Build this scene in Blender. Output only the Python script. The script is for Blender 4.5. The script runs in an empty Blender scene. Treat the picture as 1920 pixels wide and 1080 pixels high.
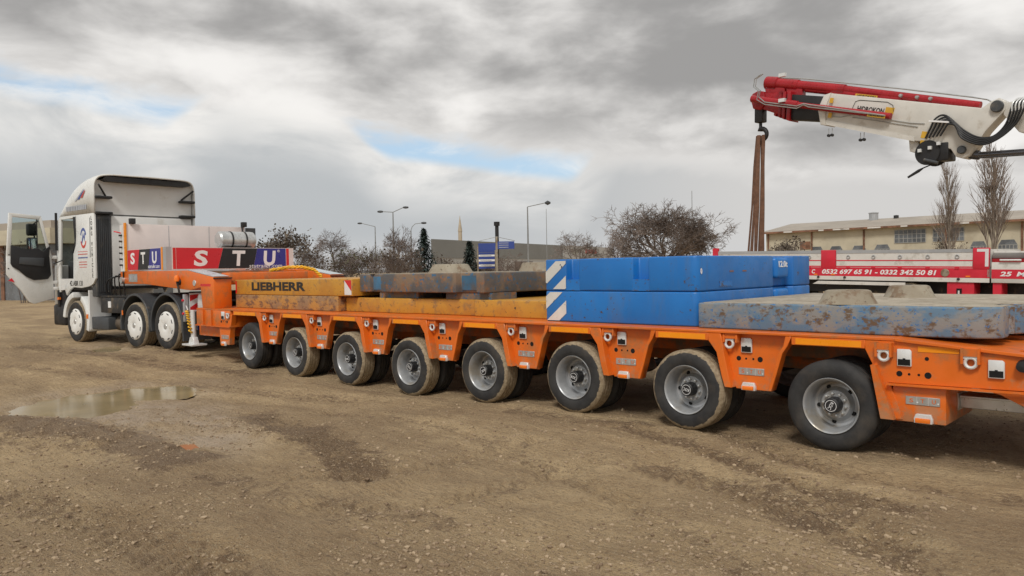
import bpy, bmesh, math, random
import numpy as np
from mathutils import Vector, Matrix, noise as mnoise
R = math.radians
random.seed(7)
sc = bpy.context.scene
COL = sc.collection

# ------------------------------------------------------------------ camera
H = 1.65
F_PX, TH, PITCH, ROLL = 1478.4, 0.8230, 0.0233, -0.0177
FW = Vector((-math.cos(TH)*math.cos(PITCH), math.sin(TH)*math.cos(PITCH), -math.sin(PITCH)))
RT = Vector((math.sin(TH), math.cos(TH), 0))
UP = RT.cross(FW)
R2 = RT*math.cos(ROLL) + UP*math.sin(ROLL)
U2 = -RT*math.sin(ROLL) + UP*math.cos(ROLL)
cam_d = bpy.data.cameras.new('camera')
cam_d.sensor_width = 36.0
cam_d.lens = F_PX/1920*36
cam_d.clip_start = 0.05
cam_d.clip_end = 6000
cam = bpy.data.objects.new('camera', cam_d)
COL.objects.link(cam)
M = Matrix((R2, U2, -FW)).transposed().to_4x4()
M.translation = (0, 0, H)
cam.matrix_world = M
sc.camera = cam

# a pixel of the photograph gives a direction; a plane gives the distance
def ray(px, py): return FW + R2*((px-960)/F_PX) - U2*((py-540)/F_PX)
def on_z(px, py, z=0.0):
    d = ray(px, py); t = (z-H)/d.z
    return Vector((d.x*t, d.y*t, z))
def at(px, Z, py=506):
    d = ray(px, py); return Vector((d.x*Z, d.y*Z, H+d.z*Z))
def on_plane(px, py, P, h, off=0.0):
    h = Vector(h); n = Vector((-h.y, h.x)); n = n if n.y > 0 else -n
    d = ray(px, py); o = Vector(P)+n*off
    t = o.dot(n)/(d.x*n.x+d.y*n.y)
    p = Vector((d.x*t, d.y*t))-o
    return p.dot(h), H+d.z*t

# ------------------------------------------------------------------ world, sun, exposure
SUN_EL, SUN_AZ = R(48), math.atan2(-0.80, 0.42)      # from behind the camera, above the clouds
world = bpy.data.worlds.new('World'); sc.world = world; world.use_nodes = True
nt = world.node_tree; nt.nodes.clear()
def N(t, **kw):
    n = nt.nodes.new(t)
    for k, v in kw.items():
        if k == 'op': n.operation = v
        else: setattr(n, k, v)
    return n
def L(a, b): nt.links.new(a, b)
def math_(op, a, b=None, c=None, clamp=False):
    n = nt.nodes.new('ShaderNodeMath'); n.operation = op; n.use_clamp = clamp
    for i, v in enumerate((a, b, c)):
        if v is None: continue
        if isinstance(v, (int, float)): n.inputs[i].default_value = v
        else: L(v, n.inputs[i])
    return n.outputs[0]
def smooth(v, a, b, lo=0.0, hi=1.0):
    n = nt.nodes.new('ShaderNodeMapRange'); n.interpolation_type = 'SMOOTHSTEP'
    L(v, n.inputs[0]); n.inputs[1].default_value = a; n.inputs[2].default_value = b
    n.inputs[3].default_value = lo; n.inputs[4].default_value = hi
    return n.outputs[0]
def mixc(fac, a, b):
    n = nt.nodes.new('ShaderNodeMix'); n.data_type = 'RGBA'
    if isinstance(fac, (int, float)): n.inputs[0].default_value = fac
    else: L(fac, n.inputs[0])
    for i, v in ((6, a), (7, b)):
        if isinstance(v, tuple): n.inputs[i].default_value = (*v, 1)
        else: L(v, n.inputs[i])
    return n.outputs[2]
def noise_(vec, scale, detail=5, rough=.55, dist=0.0):
    n = nt.nodes.new('ShaderNodeTexNoise'); n.inputs['Scale'].default_value = scale
    n.inputs['Detail'].default_value = detail; n.inputs['Roughness'].default_value = rough
    n.inputs['Distortion'].default_value = dist
    L(vec, n.inputs['Vector']); return n.outputs['Fac']
tc = N('ShaderNodeTexCoord')
sep = N('ShaderNodeSeparateXYZ'); L(tc.outputs['Generated'], sep.inputs[0])
sky = N('ShaderNodeTexSky'); sky.sky_type = 'NISHITA'; sky.sun_disc = False
sky.sun_elevation = SUN_EL; sky.sun_rotation = math.pi/2 - SUN_AZ
sky.air_density = 1.0; sky.dust_density = 1.5; sky.ozone_density = 1.0
zc = math_('MAXIMUM', sep.outputs[2], 0.0)
elev = math_('MULTIPLY', math_('ARCSINE', zc), 57.2958)
# azimuth measured from the middle of the view, in degrees, growing to the right
hx, hy = FW.x/math.hypot(FW.x, FW.y), FW.y/math.hypot(FW.x, FW.y)
rgt = math_('ADD', math_('MULTIPLY', sep.outputs[0], RT.x), math_('MULTIPLY', sep.outputs[1], RT.y))
fwd = math_('ADD', math_('MULTIPLY', sep.outputs[0], hx), math_('MULTIPLY', sep.outputs[1], hy))
az = math_('MULTIPLY', math_('ARCTAN2', rgt, fwd), 57.2958)
# clouds lie on a ceiling: project the direction on to it
den = math_('ADD', zc, 0.30)
comb = N('ShaderNodeCombineXYZ')
L(math_('DIVIDE', rgt, den), comb.inputs[0]); L(math_('DIVIDE', fwd, den), comb.inputs[1])
comb.inputs[2].default_value = 6.1
pv = comb.outputs[0]
comb2 = N('ShaderNodeCombineXYZ')
L(math_('MULTIPLY', az, 0.05), comb2.inputs[0]); L(math_('MULTIPLY', elev, 0.11), comb2.inputs[1])
comb2.inputs[2].default_value = 1.3
pe = comb2.outputs[0]
nb = noise_(pv, 1.15, 3, .45, .15)          # large dark and light masses of the ceiling
ns = noise_(pe, 2.4, 7, .52, .15)
ne = noise_(pe, 1.7, 7, .58, .5)           # heaped edges
ne2 = noise_(pe, 0.8, 3, .5)
# the ceiling's lower rim and the gap of blue under it, dipping and closing to the right
rim = math_('SUBTRACT', 8.0, math_('MULTIPLY', math_('SINE', math_('MULTIPLY', az, 0.0174533)), 7.5))
rim_n = math_('ADD', rim, math_('MULTIPLY', math_('SUBTRACT', ne, .5), 5.0))
up_cov = smooth(math_('SUBTRACT', elev, rim_n), -0.2, 1.4)
low_top = math_('ADD', math_('SUBTRACT', rim, 0.85), math_('MULTIPLY', math_('SUBTRACT', ne2, .5), 4.0))
shut = math_('MULTIPLY', smooth(az, -24.0, -19.0), smooth(az, -8.0, -13.0))
low_top = math_('ADD', low_top, math_('ADD', math_('MULTIPLY', shut, 3.0), math_('MULTIPLY', smooth(az, 4.0, 11.0), 9.0)))
low_cov = smooth(math_('SUBTRACT', low_top, elev), -0.5, 0.5)
ceil_v = math_('ADD', math_('MULTIPLY', nb, .60), math_('MULTIPLY', ns, .40))
ceil_l = smooth(ceil_v, .40, .62)
rim_light = smooth(math_('SUBTRACT', elev, rim_n), 5.0, 0.3)
ceil_l = math_('MAXIMUM', ceil_l, math_('MULTIPLY', rim_light, math_('ADD', .25, math_('MULTIPLY', ne, .9))), clamp=True)
ceil_c = mixc(ceil_l, (2.45, 2.4, 2.36), (6.5, 6.35, 6.15))
low_light = smooth(math_('SUBTRACT', low_top, elev), 5.5, 0.2)
low_light = math_('MULTIPLY', low_light, smooth(ne, .25, .62))
low_c = mixc(low_light, (3.5, 3.65, 3.75), (6.5, 6.35, 6.1))
low_c = mixc(smooth(az, 0.0, 20.0, 0.0, .6), low_c, (5.3, 5.05, 4.8))
thin = math_('MULTIPLY', smooth(noise_(pe, 2.6, 6, .6, .6), .42, .66), .75)
blue = mixc(thin, mixc(.7, sky.outputs[0], (3.5, 4.7, 5.9)), (6.3, 6.3, 6.2))
c1 = mixc(low_cov, blue, low_c)
c2 = mixc(up_cov, c1, ceil_c)
c2 = mixc(smooth(elev, 3.2, 0.0), c2, (4.4, 4.4, 4.4))     # everything greys out in the damp air near the horizon
bg = N('ShaderNodeBackground'); bg.inputs[1].default_value = 0.1
L(c2, bg.inputs[0])
wo = N('ShaderNodeOutputWorld'); L(bg.outputs[0], wo.inputs[0])

sun_d = bpy.data.lights.new('sun', 'SUN'); sun_d.energy = 1.5; sun_d.angle = R(14); sun_d.color = (1, .96, .9)
sun = bpy.data.objects.new('sun', sun_d); COL.objects.link(sun)
sdir = Vector((math.cos(SUN_AZ)*math.cos(SUN_EL), math.sin(SUN_AZ)*math.cos(SUN_EL), math.sin(SUN_EL)))
sun.rotation_euler = sdir.to_track_quat('Z', 'Y').to_euler()
sun.location = sdir*60

vs = sc.view_settings
vs.view_transform = 'Standard'; vs.look = 'None'; vs.exposure = 0.5; vs.gamma = 1.0; vs.use_curve_mapping = False

# ------------------------------------------------------------------ mesh helpers
class MB:
    def __init__(s): s.v = []; s.f = []
    def add(s, vs_, fs):
        o = len(s.v); s.v += [tuple(v) for v in vs_]; s.f += [tuple(i+o for i in f) for f in fs]; return s
    def box(s, x0, x1, y0, y1, z0, z1):
        v = [(x, y, z) for z in (z0, z1) for y in (y0, y1) for x in (x0, x1)]
        return s.add(v, [(0,2,3,1),(4,5,7,6),(0,1,5,4),(2,6,7,3),(0,4,6,2),(1,3,7,5)])
    def prism(s, poly, axis, a, b):
        n = len(poly)
        def P(p, c): return {'y': (p[0], c, p[1]), 'x': (c, p[0], p[1]), 'z': (p[0], p[1], c)}[axis]
        v = [P(p, a) for p in poly]+[P(p, b) for p in poly]
        f = [tuple(range(n)), tuple(range(2*n-1, n-1, -1))]
        f += [(i, (i+1) % n, n+(i+1) % n, n+i) for i in range(n)]
        return s.add(v, f)
    def tube(s, path, r, n=8, cap=True):
        path = [Vector(p) for p in path]; k = len(path)
        rs = r if isinstance(r, (list, tuple)) else [r]*k
        v = []; f = []; prev = None
        for i, p in enumerate(path):
            d = (path[min(i+1, k-1)]-path[max(i-1, 0)])
            d = d.normalized() if d.length > 1e-9 else Vector((0, 0, 1))
            if prev is None:
                u = d.orthogonal().normalized()
            else:
                u = prev - d*prev.dot(d)
                u = u.normalized() if u.length > 1e-6 else d.orthogonal().normalized()
            prev = u; w = d.cross(u)
            v += [tuple(p+(u*math.cos(2*math.pi*j/n)+w*math.sin(2*math.pi*j/n))*rs[i]) for j in range(n)]
        for i in range(k-1):
            f += [(i*n+j, i*n+(j+1) % n, (i+1)*n+(j+1) % n, (i+1)*n+j) for j in range(n)]
        if cap: f += [tuple(range(n-1, -1, -1)), tuple(range((k-1)*n, k*n))]
        return s.add(v, f)
    def hose(s, path, r, n=8, sub=5):
        P = [Vector(p) for p in path]; P = [P[0]]+P+[P[-1]]; out = []
        for i in range(1, len(P)-2):
            for k in range(sub):
                t = k/sub; a, b, c, d = P[i-1], P[i], P[i+1], P[i+2]
                out.append(.5*((2*b)+(c-a)*t+(2*a-5*b+4*c-d)*t*t+(3*b-a-3*c+d)*t**3))
        out.append(P[-2]); return s.tube(out, r, n)
    def lathe(s, prof, n=32, c=(0, 0, 0), axis='y', a0=0.0, a1=2*math.pi):
        # prof: (radius, position along the axis)
        full = abs(a1-a0-2*math.pi) < 1e-6; m = n if full else n+1
        v = []
        for r, t in prof:
            for j in range(m):
                a = a0+(a1-a0)*j/n; x, z = r*math.cos(a), r*math.sin(a)
                p = {'y': (x, t, z), 'z': (x, z, t), 'x': (t, x, z)}[axis]
                v.append((p[0]+c[0], p[1]+c[1], p[2]+c[2]))
        f = []
        for i in range(len(prof)-1):
            for j in range(n):
                k = (j+1) % m
                f.append((i*m+j, i*m+k, (i+1)*m+k, (i+1)*m+j))
        return s.add(v, f)
    def mesh(s, name, smooth=None, bev=0, seg=2):
        me = bpy.data.meshes.new(name)
        me.from_pydata(s.v, [], s.f)
        bm = bmesh.new(); bm.from_mesh(me)
        bmesh.ops.remove_doubles(bm, verts=bm.verts, dist=1e-5)
        bmesh.ops.recalc_face_normals(bm, faces=bm.faces)
        if bev:
            es = [e for e in bm.edges if len(e.link_faces) == 2 and e.calc_face_angle(0) > .6]
            bmesh.ops.bevel(bm, geom=es, offset=bev, segments=seg, affect='EDGES', profile=.5, clamp_overlap=True)
        bm.to_mesh(me); bm.free()
        if smooth is not None or bev:
            me.shade_smooth(); me.set_sharp_from_angle(angle=R(smooth if smooth else 40))
        return me
    def build(s, name, mat, parent=None, bev=0, seg=2, smooth=None, loc=None):
        me = s.mesh(name, smooth, bev, seg); return obj(name, me, mat, parent, loc)
def obj(name, me, mat, parent=None, loc=None, rot=None):
    o = bpy.data.objects.new(name, me); COL.objects.link(o)
    if mat is not None and me is not None and not me.materials: me.materials.append(mat)
    if parent: o.parent = parent
    if loc is not None: o.location = loc
    if rot is not None: o.rotation_euler = rot
    return o
def box(*a): return MB().box(*a)
def tag(o, label, cat, group=None, kind=None):
    o['label'] = label; o['category'] = cat
    if group: o['group'] = group
    if kind: o['kind'] = kind
    return o
def thing(name, label, cat, loc=(0, 0, 0), rot=(0, 0, 0), group=None):
    o = bpy.data.objects.new(name, None); COL.objects.link(o); o.empty_display_size = .3
    o.location = loc; o.rotation_euler = rot
    return tag(o, label, cat, group)
def copy_tree(o, parent=None):
    c = o.copy(); COL.objects.link(c); c.parent = parent
    for ch in list(o.children): copy_tree(ch, c)
    return c
_tc = {}
def text_mesh(body, w=None, h=None, shear=0, bold=0.0, ext=.002, align='CENTER', spacing=1.0, line=1.0):
    key = (body, w, h, shear, bold, ext, spacing, line)
    if key in _tc: return _tc[key]
    cu = bpy.data.curves.new('lettering', 'FONT'); cu.body = body; cu.align_x = align; cu.shear = shear
    cu.offset = bold; cu.extrude = ext; cu.space_character = spacing; cu.space_line = line; cu.resolution_u = 3
    o = bpy.data.objects.new('tmp', cu); COL.objects.link(o)
    bpy.context.view_layer.update()
    me = bpy.data.meshes.new_from_object(o.evaluated_get(bpy.context.evaluated_depsgraph_get()))
    bpy.data.objects.remove(o); bpy.data.curves.remove(cu)
    co = np.empty(len(me.vertices)*3); me.vertices.foreach_get('co', co); co = co.reshape(-1, 3)
    lo, hi = co.min(0), co.max(0); co[:, :2] -= (lo[:2]+hi[:2])/2
    s = hi-lo
    sx = w/s[0] if w else (h/s[1]); sy = h/s[1] if h else sx
    co[:, 0] *= sx; co[:, 1] *= sy
    me.vertices.foreach_set('co', co.ravel()); me.update(); me.materials.clear()
    _tc[key] = me; return me
ROT_FRONT = (R(90), 0, 0)             # reads from -Y
ROT_REAR = (R(90), 0, R(90))          # reads from +X
def text(body, mat, parent, loc, w=None, h=None, rot=ROT_FRONT, name='lettering', **kw):
    me = text_mesh(body, w, h, **kw)
    if me.materials and me.materials[0] != mat: me = me.copy(); me.materials.clear()
    return obj(name, me, mat, parent, loc, rot)

# ------------------------------------------------------------------ materials
def S(h):    # '#rrggbb' as photographed paint -> linear
    c = [int(h[i:i+2], 16)/255 for i in (1, 3, 5)]
    return tuple(x/12.92 if x <= .04045 else ((x+.055)/1.055)**2.4 for x in c)
class Nodes:
    def __init__(s, name):
        s.m = bpy.data.materials.new(name); s.m.use_nodes = True
        s.t = s.m.node_tree; s.p = s.t.nodes['Principled BSDF']
        s.tc = s.t.nodes.new('ShaderNodeTexCoord'); oi = s.t.nodes.new('ShaderNodeObjectInfo')
        sc_ = s.t.nodes.new('ShaderNodeVectorMath'); sc_.operation = 'SCALE'
        cb = s.t.nodes.new('ShaderNodeCombineXYZ')
        for i in range(3): s.t.links.new(oi.outputs['Random'], cb.inputs[i])
        s.t.links.new(cb.outputs[0], sc_.inputs[0]); sc_.inputs['Scale'].default_value = 37.0
        ad = s.t.nodes.new('ShaderNodeVectorMath'); s.t.links.new(s.tc.outputs['Object'], ad.inputs[0])
        s.t.links.new(sc_.outputs[0], ad.inputs[1]); s.vec = ad.outputs[0]
    def map(s, scale=(1, 1, 1), vec=None):
        n = s.t.nodes.new('ShaderNodeMapping'); n.inputs['Scale'].default_value = scale
        s.t.links.new(vec or s.vec, n.inputs['Vector']); return n.outputs[0]
    def noise(s, scale, detail=4, rough=.55, dist=0, vec=None):
        n = s.t.nodes.new('ShaderNodeTexNoise'); n.inputs['Scale'].default_value = scale
        n.inputs['Detail'].default_value = detail; n.inputs['Roughness'].default_value = rough
        n.inputs['Distortion'].default_value = dist
        s.t.links.new(vec or s.vec, n.inputs['Vector']); return n.outputs['Fac']
    def rng(s, v, a, b, lo=0., hi=1.):
        n = s.t.nodes.new('ShaderNodeMapRange'); n.interpolation_type = 'SMOOTHSTEP'
        s.t.links.new(v, n.inputs[0])
        for i, x in enumerate((a, b, lo, hi)): n.inputs[i+1].default_value = x
        return n.outputs[0]
    def mth(s, op, a, b=None):
        n = s.t.nodes.new('ShaderNodeMath'); n.operation = op
        for i, v in enumerate((a, b)):
            if v is None: continue
            if isinstance(v, (int, float)): n.inputs[i].default_value = v
            else: s.t.links.new(v, n.inputs[i])
        return n.outputs[0]
    def mix(s, f, a, b):
        n = s.t.nodes.new('ShaderNodeMix'); n.data_type = 'RGBA'
        if isinstance(f, (int, float)): n.inputs[0].default_value = f
        else: s.t.links.new(f, n.inputs[0])
        for i, v in ((6, a), (7, b)):
            if isinstance(v, tuple): n.inputs[i].default_value = (*v[:3], 1)
            else: s.t.links.new(v, n.inputs[i])
        return n.outputs[2]
    def set(s, k, v):
        i = s.p.inputs[k]
        if isinstance(v, tuple): i.default_value = (*v[:3], 1)
        elif isinstance(v, (int, float)): i.default_value = v
        else: s.t.links.new(v, i)
    def bump(s, h, strength=.3, dist=.01):
        b = s.t.nodes.new('ShaderNodeBump'); b.inputs['Strength'].default_value = strength
        b.inputs['Distance'].default_value = dist
        s.t.links.new(h, b.inputs['Height']); s.t.links.new(b.outputs[0], s.p.inputs['Normal'])
def mul(c, k): return tuple(min(1, x*k) for x in c[:3])
def paint(name, col, rough=.45, metal=0., var=.12, scale=1.7, dirt=None, amt=0., dscale=4., bump=0., bscale=60., splash=False):
    n = Nodes(name)
    c = n.mix(n.rng(n.noise(scale, 4), .3, .7), mul(col, 1-var), mul(col, 1+var))
    r = n.rng(n.noise(scale*4, 3), .3, .7, max(0, rough-.08), min(1, rough+.1))
    if dirt:
        m = n.rng(n.noise(dscale, 8, .65), .62-amt*.35, .74-amt*.2)
        c = n.mix(n.mth('MULTIPLY', m, min(1., .35+amt)), c, dirt)
    if splash:
        ge = n.t.nodes.new('ShaderNodeNewGeometry'); sp = n.t.nodes.new('ShaderNodeSeparateXYZ'); n.t.links.new(ge.outputs['Position'], sp.inputs[0])
        low = n.mth('MULTIPLY', n.mth('SUBTRACT', .78, sp.outputs[2]), .55)
        k = n.rng(n.mth('ADD', n.noise(7, 9, .72, 0, ge.outputs['Position']), low), .60, .78)
        c = n.mix(n.mth('MULTIPLY', k, .6), c, (.34, .235, .14))
        ch = n.rng(n.noise(30, 6, .7, 0, ge.outputs['Position']), .66, .69); c = n.mix(n.mth('MULTIPLY', ch, .7), c, (.10, .06, .04))
    n.set('Base Color', c); n.set('Roughness', r); n.set('Metallic', metal)
    if bump: n.bump(n.noise(bscale, 4), bump, .004)
    return n.m
def worn(name, a, b, rust, chips, ab=(.45, .6), rr=(.5, .62), cc=(.6, .68), scale=2.2, rough=.65, stretch=(1, 1, 1)):
    n = Nodes(name); v = n.map(stretch)
    c = n.mix(n.rng(n.noise(scale, 7, .6, .3, v), *ab), a, b)
    c = n.mix(n.rng(n.noise(scale*2.7, 9, .68, .2, v), *rr), c, rust)
    c = n.mix(n.rng(n.noise(scale*8, 6, .6, 0, v), *cc), c, chips)
    n.set('Base Color', c); n.set('Roughness', n.rng(n.noise(9, 3), .3, .7, rough-.12, rough+.15))
    n.bump(n.noise(26, 6, .6), .35, .006)
    return n.m
MUD = (.20, .145, .085)
m = {}
m['orange'] = paint('orange_paint', (.70, .145, .012), .38, var=.09, dirt=(.36, .16, .06), amt=.38, dscale=3.5, splash=True)
m['orange_in'] = paint('orange_paint_underside', (.66, .15, .014), .55, var=.15, dirt=MUD, amt=.6, dscale=3)
m['strip'] = paint('amber_reflective_tape', (.88, .29, .006), .3, var=.05)
m['red_tape'] = paint('red_reflective_tape', (.62, .02, .02), .3, var=.08)
m['white_tape'] = paint('white_reflective_tape', (.72, .72, .72), .3, var=.05)
m['zinc'] = paint('galvanised_steel', (.62, .63, .62), .35, .7, var=.12, scale=9)
m['bright'] = paint('bright_zinc', (.72, .73, .72), .3, .2, var=.04, scale=3)
m['plate'] = paint('brushed_name_plate', (.45, .45, .43), .4, .5, var=.1, scale=9)
m['rim'] = paint('silver_wheel_paint', (.36, .37, .38), .36, .35, var=.08, scale=5, dirt=(.3, .26, .2), amt=.4)
m['black'] = paint('black_plastic', (.014, .014, .015), .5, var=.3)
m['hole'] = paint('dark_hole', (.004, .004, .004), .9)
m['dark'] = paint('dark_chassis', (.025, .025, .026), .55, var=.3, dirt=MUD, amt=.25)
m['grey_pl'] = paint('dark_grey_plastic', (.055, .06, .065), .5, var=.15, dirt=(.2, .17, .13), amt=.15)
m['cab'] = paint('white_cab_paint', (.74, .75, .73), .28, var=.03, dirt=(.5, .46, .38), amt=.06, dscale=2)
m['cab2'] = paint('white_inner_panel', (.72, .72, .70), .45, var=.04, dirt=(.5, .46, .38), amt=.1, dscale=2)
m['cap'] = paint('white_wheel_trim', (.78, .78, .75), .4, var=.05, dirt=(.4, .34, .25), amt=.18)
m['alu'] = paint('pale_aluminium_board', (.74, .66, .63), .45, .1, var=.04, scale=3)
m['grey_al'] = paint('grey_aluminium', (.45, .46, .47), .4, .4, var=.08)
m['lens'] = paint('amber_lens', (.85, .20, .02), .2, var=.1)
m['redlens'] = paint('red_lens', (.7, .03, .05), .2, var=.1)
m['s_red'] = paint('red_board_film', (.60, .018, .03), .35, var=.04)
m['s_black'] = paint('black_board_film', (.012, .012, .014), .35, var=.1)
m['s_blue'] = paint('navy_board_film', (.03, .03, .25), .35, var=.05)
m['white'] = paint('white_lettering', (.80, .80, .80), .5, var=.03)
m['blacktxt'] = paint('black_lettering', (.02, .018, .015), .6, var=.2)
m['bluetxt'] = paint('blue_lettering', (.08, .12, .35), .5, var=.1)
m['redtxt'] = paint('red_lettering', (.6, .08, .06), .5, var=.1)
m['greytxt'] = paint('faded_grey_lettering', (.42, .44, .48), .5, var=.1)
m['hose'] = paint('black_rubber_hose', (.012, .012, .013), .4, var=.2)
m['yhose'] = paint('yellow_wrapped_hose', (.75, .42, .02), .5, var=.2, scale=12)
m['blue'] = None
def blue_paint():
    n = Nodes('chipped_blue_paint')
    c = n.mix(n.rng(n.noise(1.3, 4), .3, .7), (.010, .145, .46), (.013, .185, .56))
    bv = n.t.nodes.new('ShaderNodeBevel'); bv.samples = 6; bv.inputs['Radius'].default_value = .03
    ge = n.t.nodes.new('ShaderNodeNewGeometry'); dp = n.t.nodes.new('ShaderNodeVectorMath'); dp.operation = 'DOT_PRODUCT'
    n.t.links.new(bv.outputs[0], dp.inputs[0]); n.t.links.new(ge.outputs['Normal'], dp.inputs[1])
    edge = n.rng(dp.outputs['Value'], .995, .93)
    e = n.rng(n.noise(7, 10, .75), .625, .645)
    ee = n.mth('MULTIPLY', edge, n.rng(n.noise(14, 8, .75), .47, .53))
    e2 = n.mth('MULTIPLY', n.rng(n.noise(22, 6, .6), .62, .66), n.rng(n.noise(1.3, 2), .42, .58))
    c = n.mix(n.mth('MULTIPLY', n.rng(n.noise(2.2, 9, .72, .3, n.map((1.4, 1.4, .35))), .48, .72), .38), c, (.10, .13, .17))
    c = n.mix(n.mth('MAXIMUM', ee, n.mth('MAXIMUM', e, e2)), c, (.075, .055, .045))
    n.set('Base Color', c); n.set('Roughness', n.rng(n.noise(6, 3), .3, .7, .36, .55)); n.bump(n.noise(30, 5), .15, .004)
    return n.m
m['blue'] = blue_paint()
m['worn_white'] = worn('flaking_white_paint', (.66, .66, .62), (.6, .6, .56), (.62, .62, .58), (.05, .07, .1), rr=(.8, .9), cc=(.62, .66))
m['yellow'] = worn('worn_yellow_paint', (.52, .265, .035), (.46, .22, .035), (.30, .17, .06), (.08, .05, .03), rr=(.52, .66), cc=(.62, .68), rough=.5, scale=2.8)
m['yrust'] = worn('rusty_yellow_paint', (.46, .24, .06), (.30, .19, .10), (.17, .10, .06), (.10, .06, .04), ab=(.42, .58), rr=(.48, .6), stretch=(1, 1, 1.6))
m['greyblue'] = worn('scuffed_blue_grey_paint', (.115, .20, .29), (.24, .24, .23), (.13, .085, .05), (.04, .16, .38), ab=(.43, .57), rr=(.51, .61), cc=(.58, .66), scale=3.4, stretch=(1, 1, 1.5))
m['darkslab'] = worn('grimy_steel_with_old_paint', (.10, .10, .10), (.21, .15, .10), (.27, .13, .055), (.04, .12, .22), ab=(.42, .6), rr=(.53, .65), cc=(.57, .64), scale=2.2)
m['slabtop'] = worn('dusty_slab_top', (.42, .37, .29), (.34, .30, .23), (.28, .23, .17), (.2, .16, .12), rough=.75)
m['cone'] = worn('concrete_coloured_steel', (.27, .23, .17), (.33, .29, .22), (.20, .14, .09), (.12, .09, .06), rough=.8)
m['cred'] = paint('crane_red_paint', (.34, .010, .016), .3, var=.12, dirt=(.12, .02, .02), amt=.15)
m['bred'] = paint('body_red_paint', (.60, .022, .045), .38, var=.08)
m['cwhite'] = paint('crane_cream_white', (.62, .60, .55), .35, var=.06, dirt=(.4, .35, .28), amt=.2, dscale=2)
m['bwhite'] = paint('dropside_white', (.66, .64, .60), .4, var=.05, dirt=(.4, .36, .3), amt=.25, dscale=3)
m['sling'] = paint('brown_webbing', (.15, .075, .045), .85, var=.2, scale=6, bump=.4, bscale=90)
m['steel'] = paint('polished_rod', (.12, .12, .13), .22, .8, var=.1)
m['pipe'] = paint('steel_pipe', (.42, .43, .42), .35, .6, var=.1)
m['glass'] = None
def glass():
    n = Nodes('tinted_glass'); n.set('Base Color', (.6, .68, .66)); n.set('Roughness', .03)
    n.set('Transmission Weight', 1.0); n.set('IOR', 1.1); return n.m
m['glass'] = glass()
m['mirror'] = paint('mirror_glass', (.75, .78, .8), .05, 1.0, var=.02)
m['wall'] = paint('cream_render', (.50, .455, .345), .8, var=.10, scale=.5, dirt=(.38, .33, .24), amt=.3, dscale=.7)
m['roof'] = paint('weathered_roof_sheet', (.36, .32, .27), .8, var=.12, scale=.4)
m['rust'] = paint('rusty_gutter', (.20, .10, .06), .8, var=.4, scale=2)
m['pane'] = paint('dusty_window_pane', (.13, .14, .15), .25, var=.3, scale=.6)
m['winframe'] = paint('window_bar_grey', (.33, .33, .31), .7)
m['hall_dark'] = paint('grey_cladding', (.21, .215, .205), .6, var=.05, scale=.2)
m['hall_lt'] = paint('pale_cladding', (.45, .45, .43), .6, var=.05, scale=.2)
m['pole'] = paint('grey_pole', (.26, .27, .27), .5, .3, var=.1)
m['bark'] = paint('bare_bark', (.125, .10, .085), .9, var=.25, scale=2)
m['twig'] = paint('twig_bark', (.19, .155, .135), .9, var=.3, scale=.7)
m['pbark'] = paint('pale_poplar_bark', (.25, .21, .17), .9, var=.2, scale=2)
m['ptwig'] = paint('pale_poplar_twig', (.24, .19, .155), .9, var=.25, scale=.7)
m['rtwig'] = paint('reddish_twig', (.165, .13, .112), .9, var=.3, scale=.7)
m['leaf'] = paint('dry_dark_leaf', (.10, .078, .055), .8, var=.4, scale=1)
m['olive'] = paint('olive_leaf', (.085, .085, .045), .8, var=.4, scale=1)
m['needle'] = paint('spruce_needle', (.03, .045, .038), .8, var=.4, scale=1)
m['signblue'] = paint('sign_blue', (.03, .06, .26), .5, var=.08)
m['stone'] = paint('pale_stone', (.42, .36, .27), .8, var=.1, scale=.4)
m['emblem'] = paint('dull_gold_emblem', (.30, .30, .24), .6)
def tyre_mat(name, muddy):
    n = Nodes(name)
    s = n.t.nodes.new('ShaderNodeSeparateXYZ'); n.t.links.new(n.tc.outputs['Object'], s.inputs[0])
    r = n.mth('SQRT', n.mth('ADD', n.mth('MULTIPLY', s.outputs[0], s.outputs[0]), n.mth('MULTIPLY', s.outputs[2], s.outputs[2])))
    base = n.mix(n.rng(n.noise(6, 5), .3, .7), (.016, .016, .017), (.036, .035, .034))
    rr = n.mth('ADD', r, n.mth('MULTIPLY', n.mth('SUBTRACT', n.noise(11, 8, .7), .5), muddy[2]))
    k = n.rng(rr, muddy[0], muddy[0]+.006)
    mudc = n.mix(n.rng(n.noise(30, 5), .35, .65), (.24, .18, .11), (.36, .29, .19))
    c = n.mix(n.mth('MULTIPLY', k, muddy[1]), base, mudc)
    c = n.mix(n.mth('MULTIPLY', n.rng(n.noise(4, 6), .5, .72), .25), c, (.13, .10, .07))
    n.set('Base Color', c); n.set('Roughness', .75); n.bump(n.noise(45, 6, .7), .5, .006)
    return n.m
m['tyre'] = tyre_mat('muddy_tyre', (.364, .95, .075))
m['tyre_clean'] = tyre_mat('dusty_tyre', (.41, .6, .08))
m['tyre_truck'] = tyre_mat('truck_tyre', (.45, .8, .05))

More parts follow.
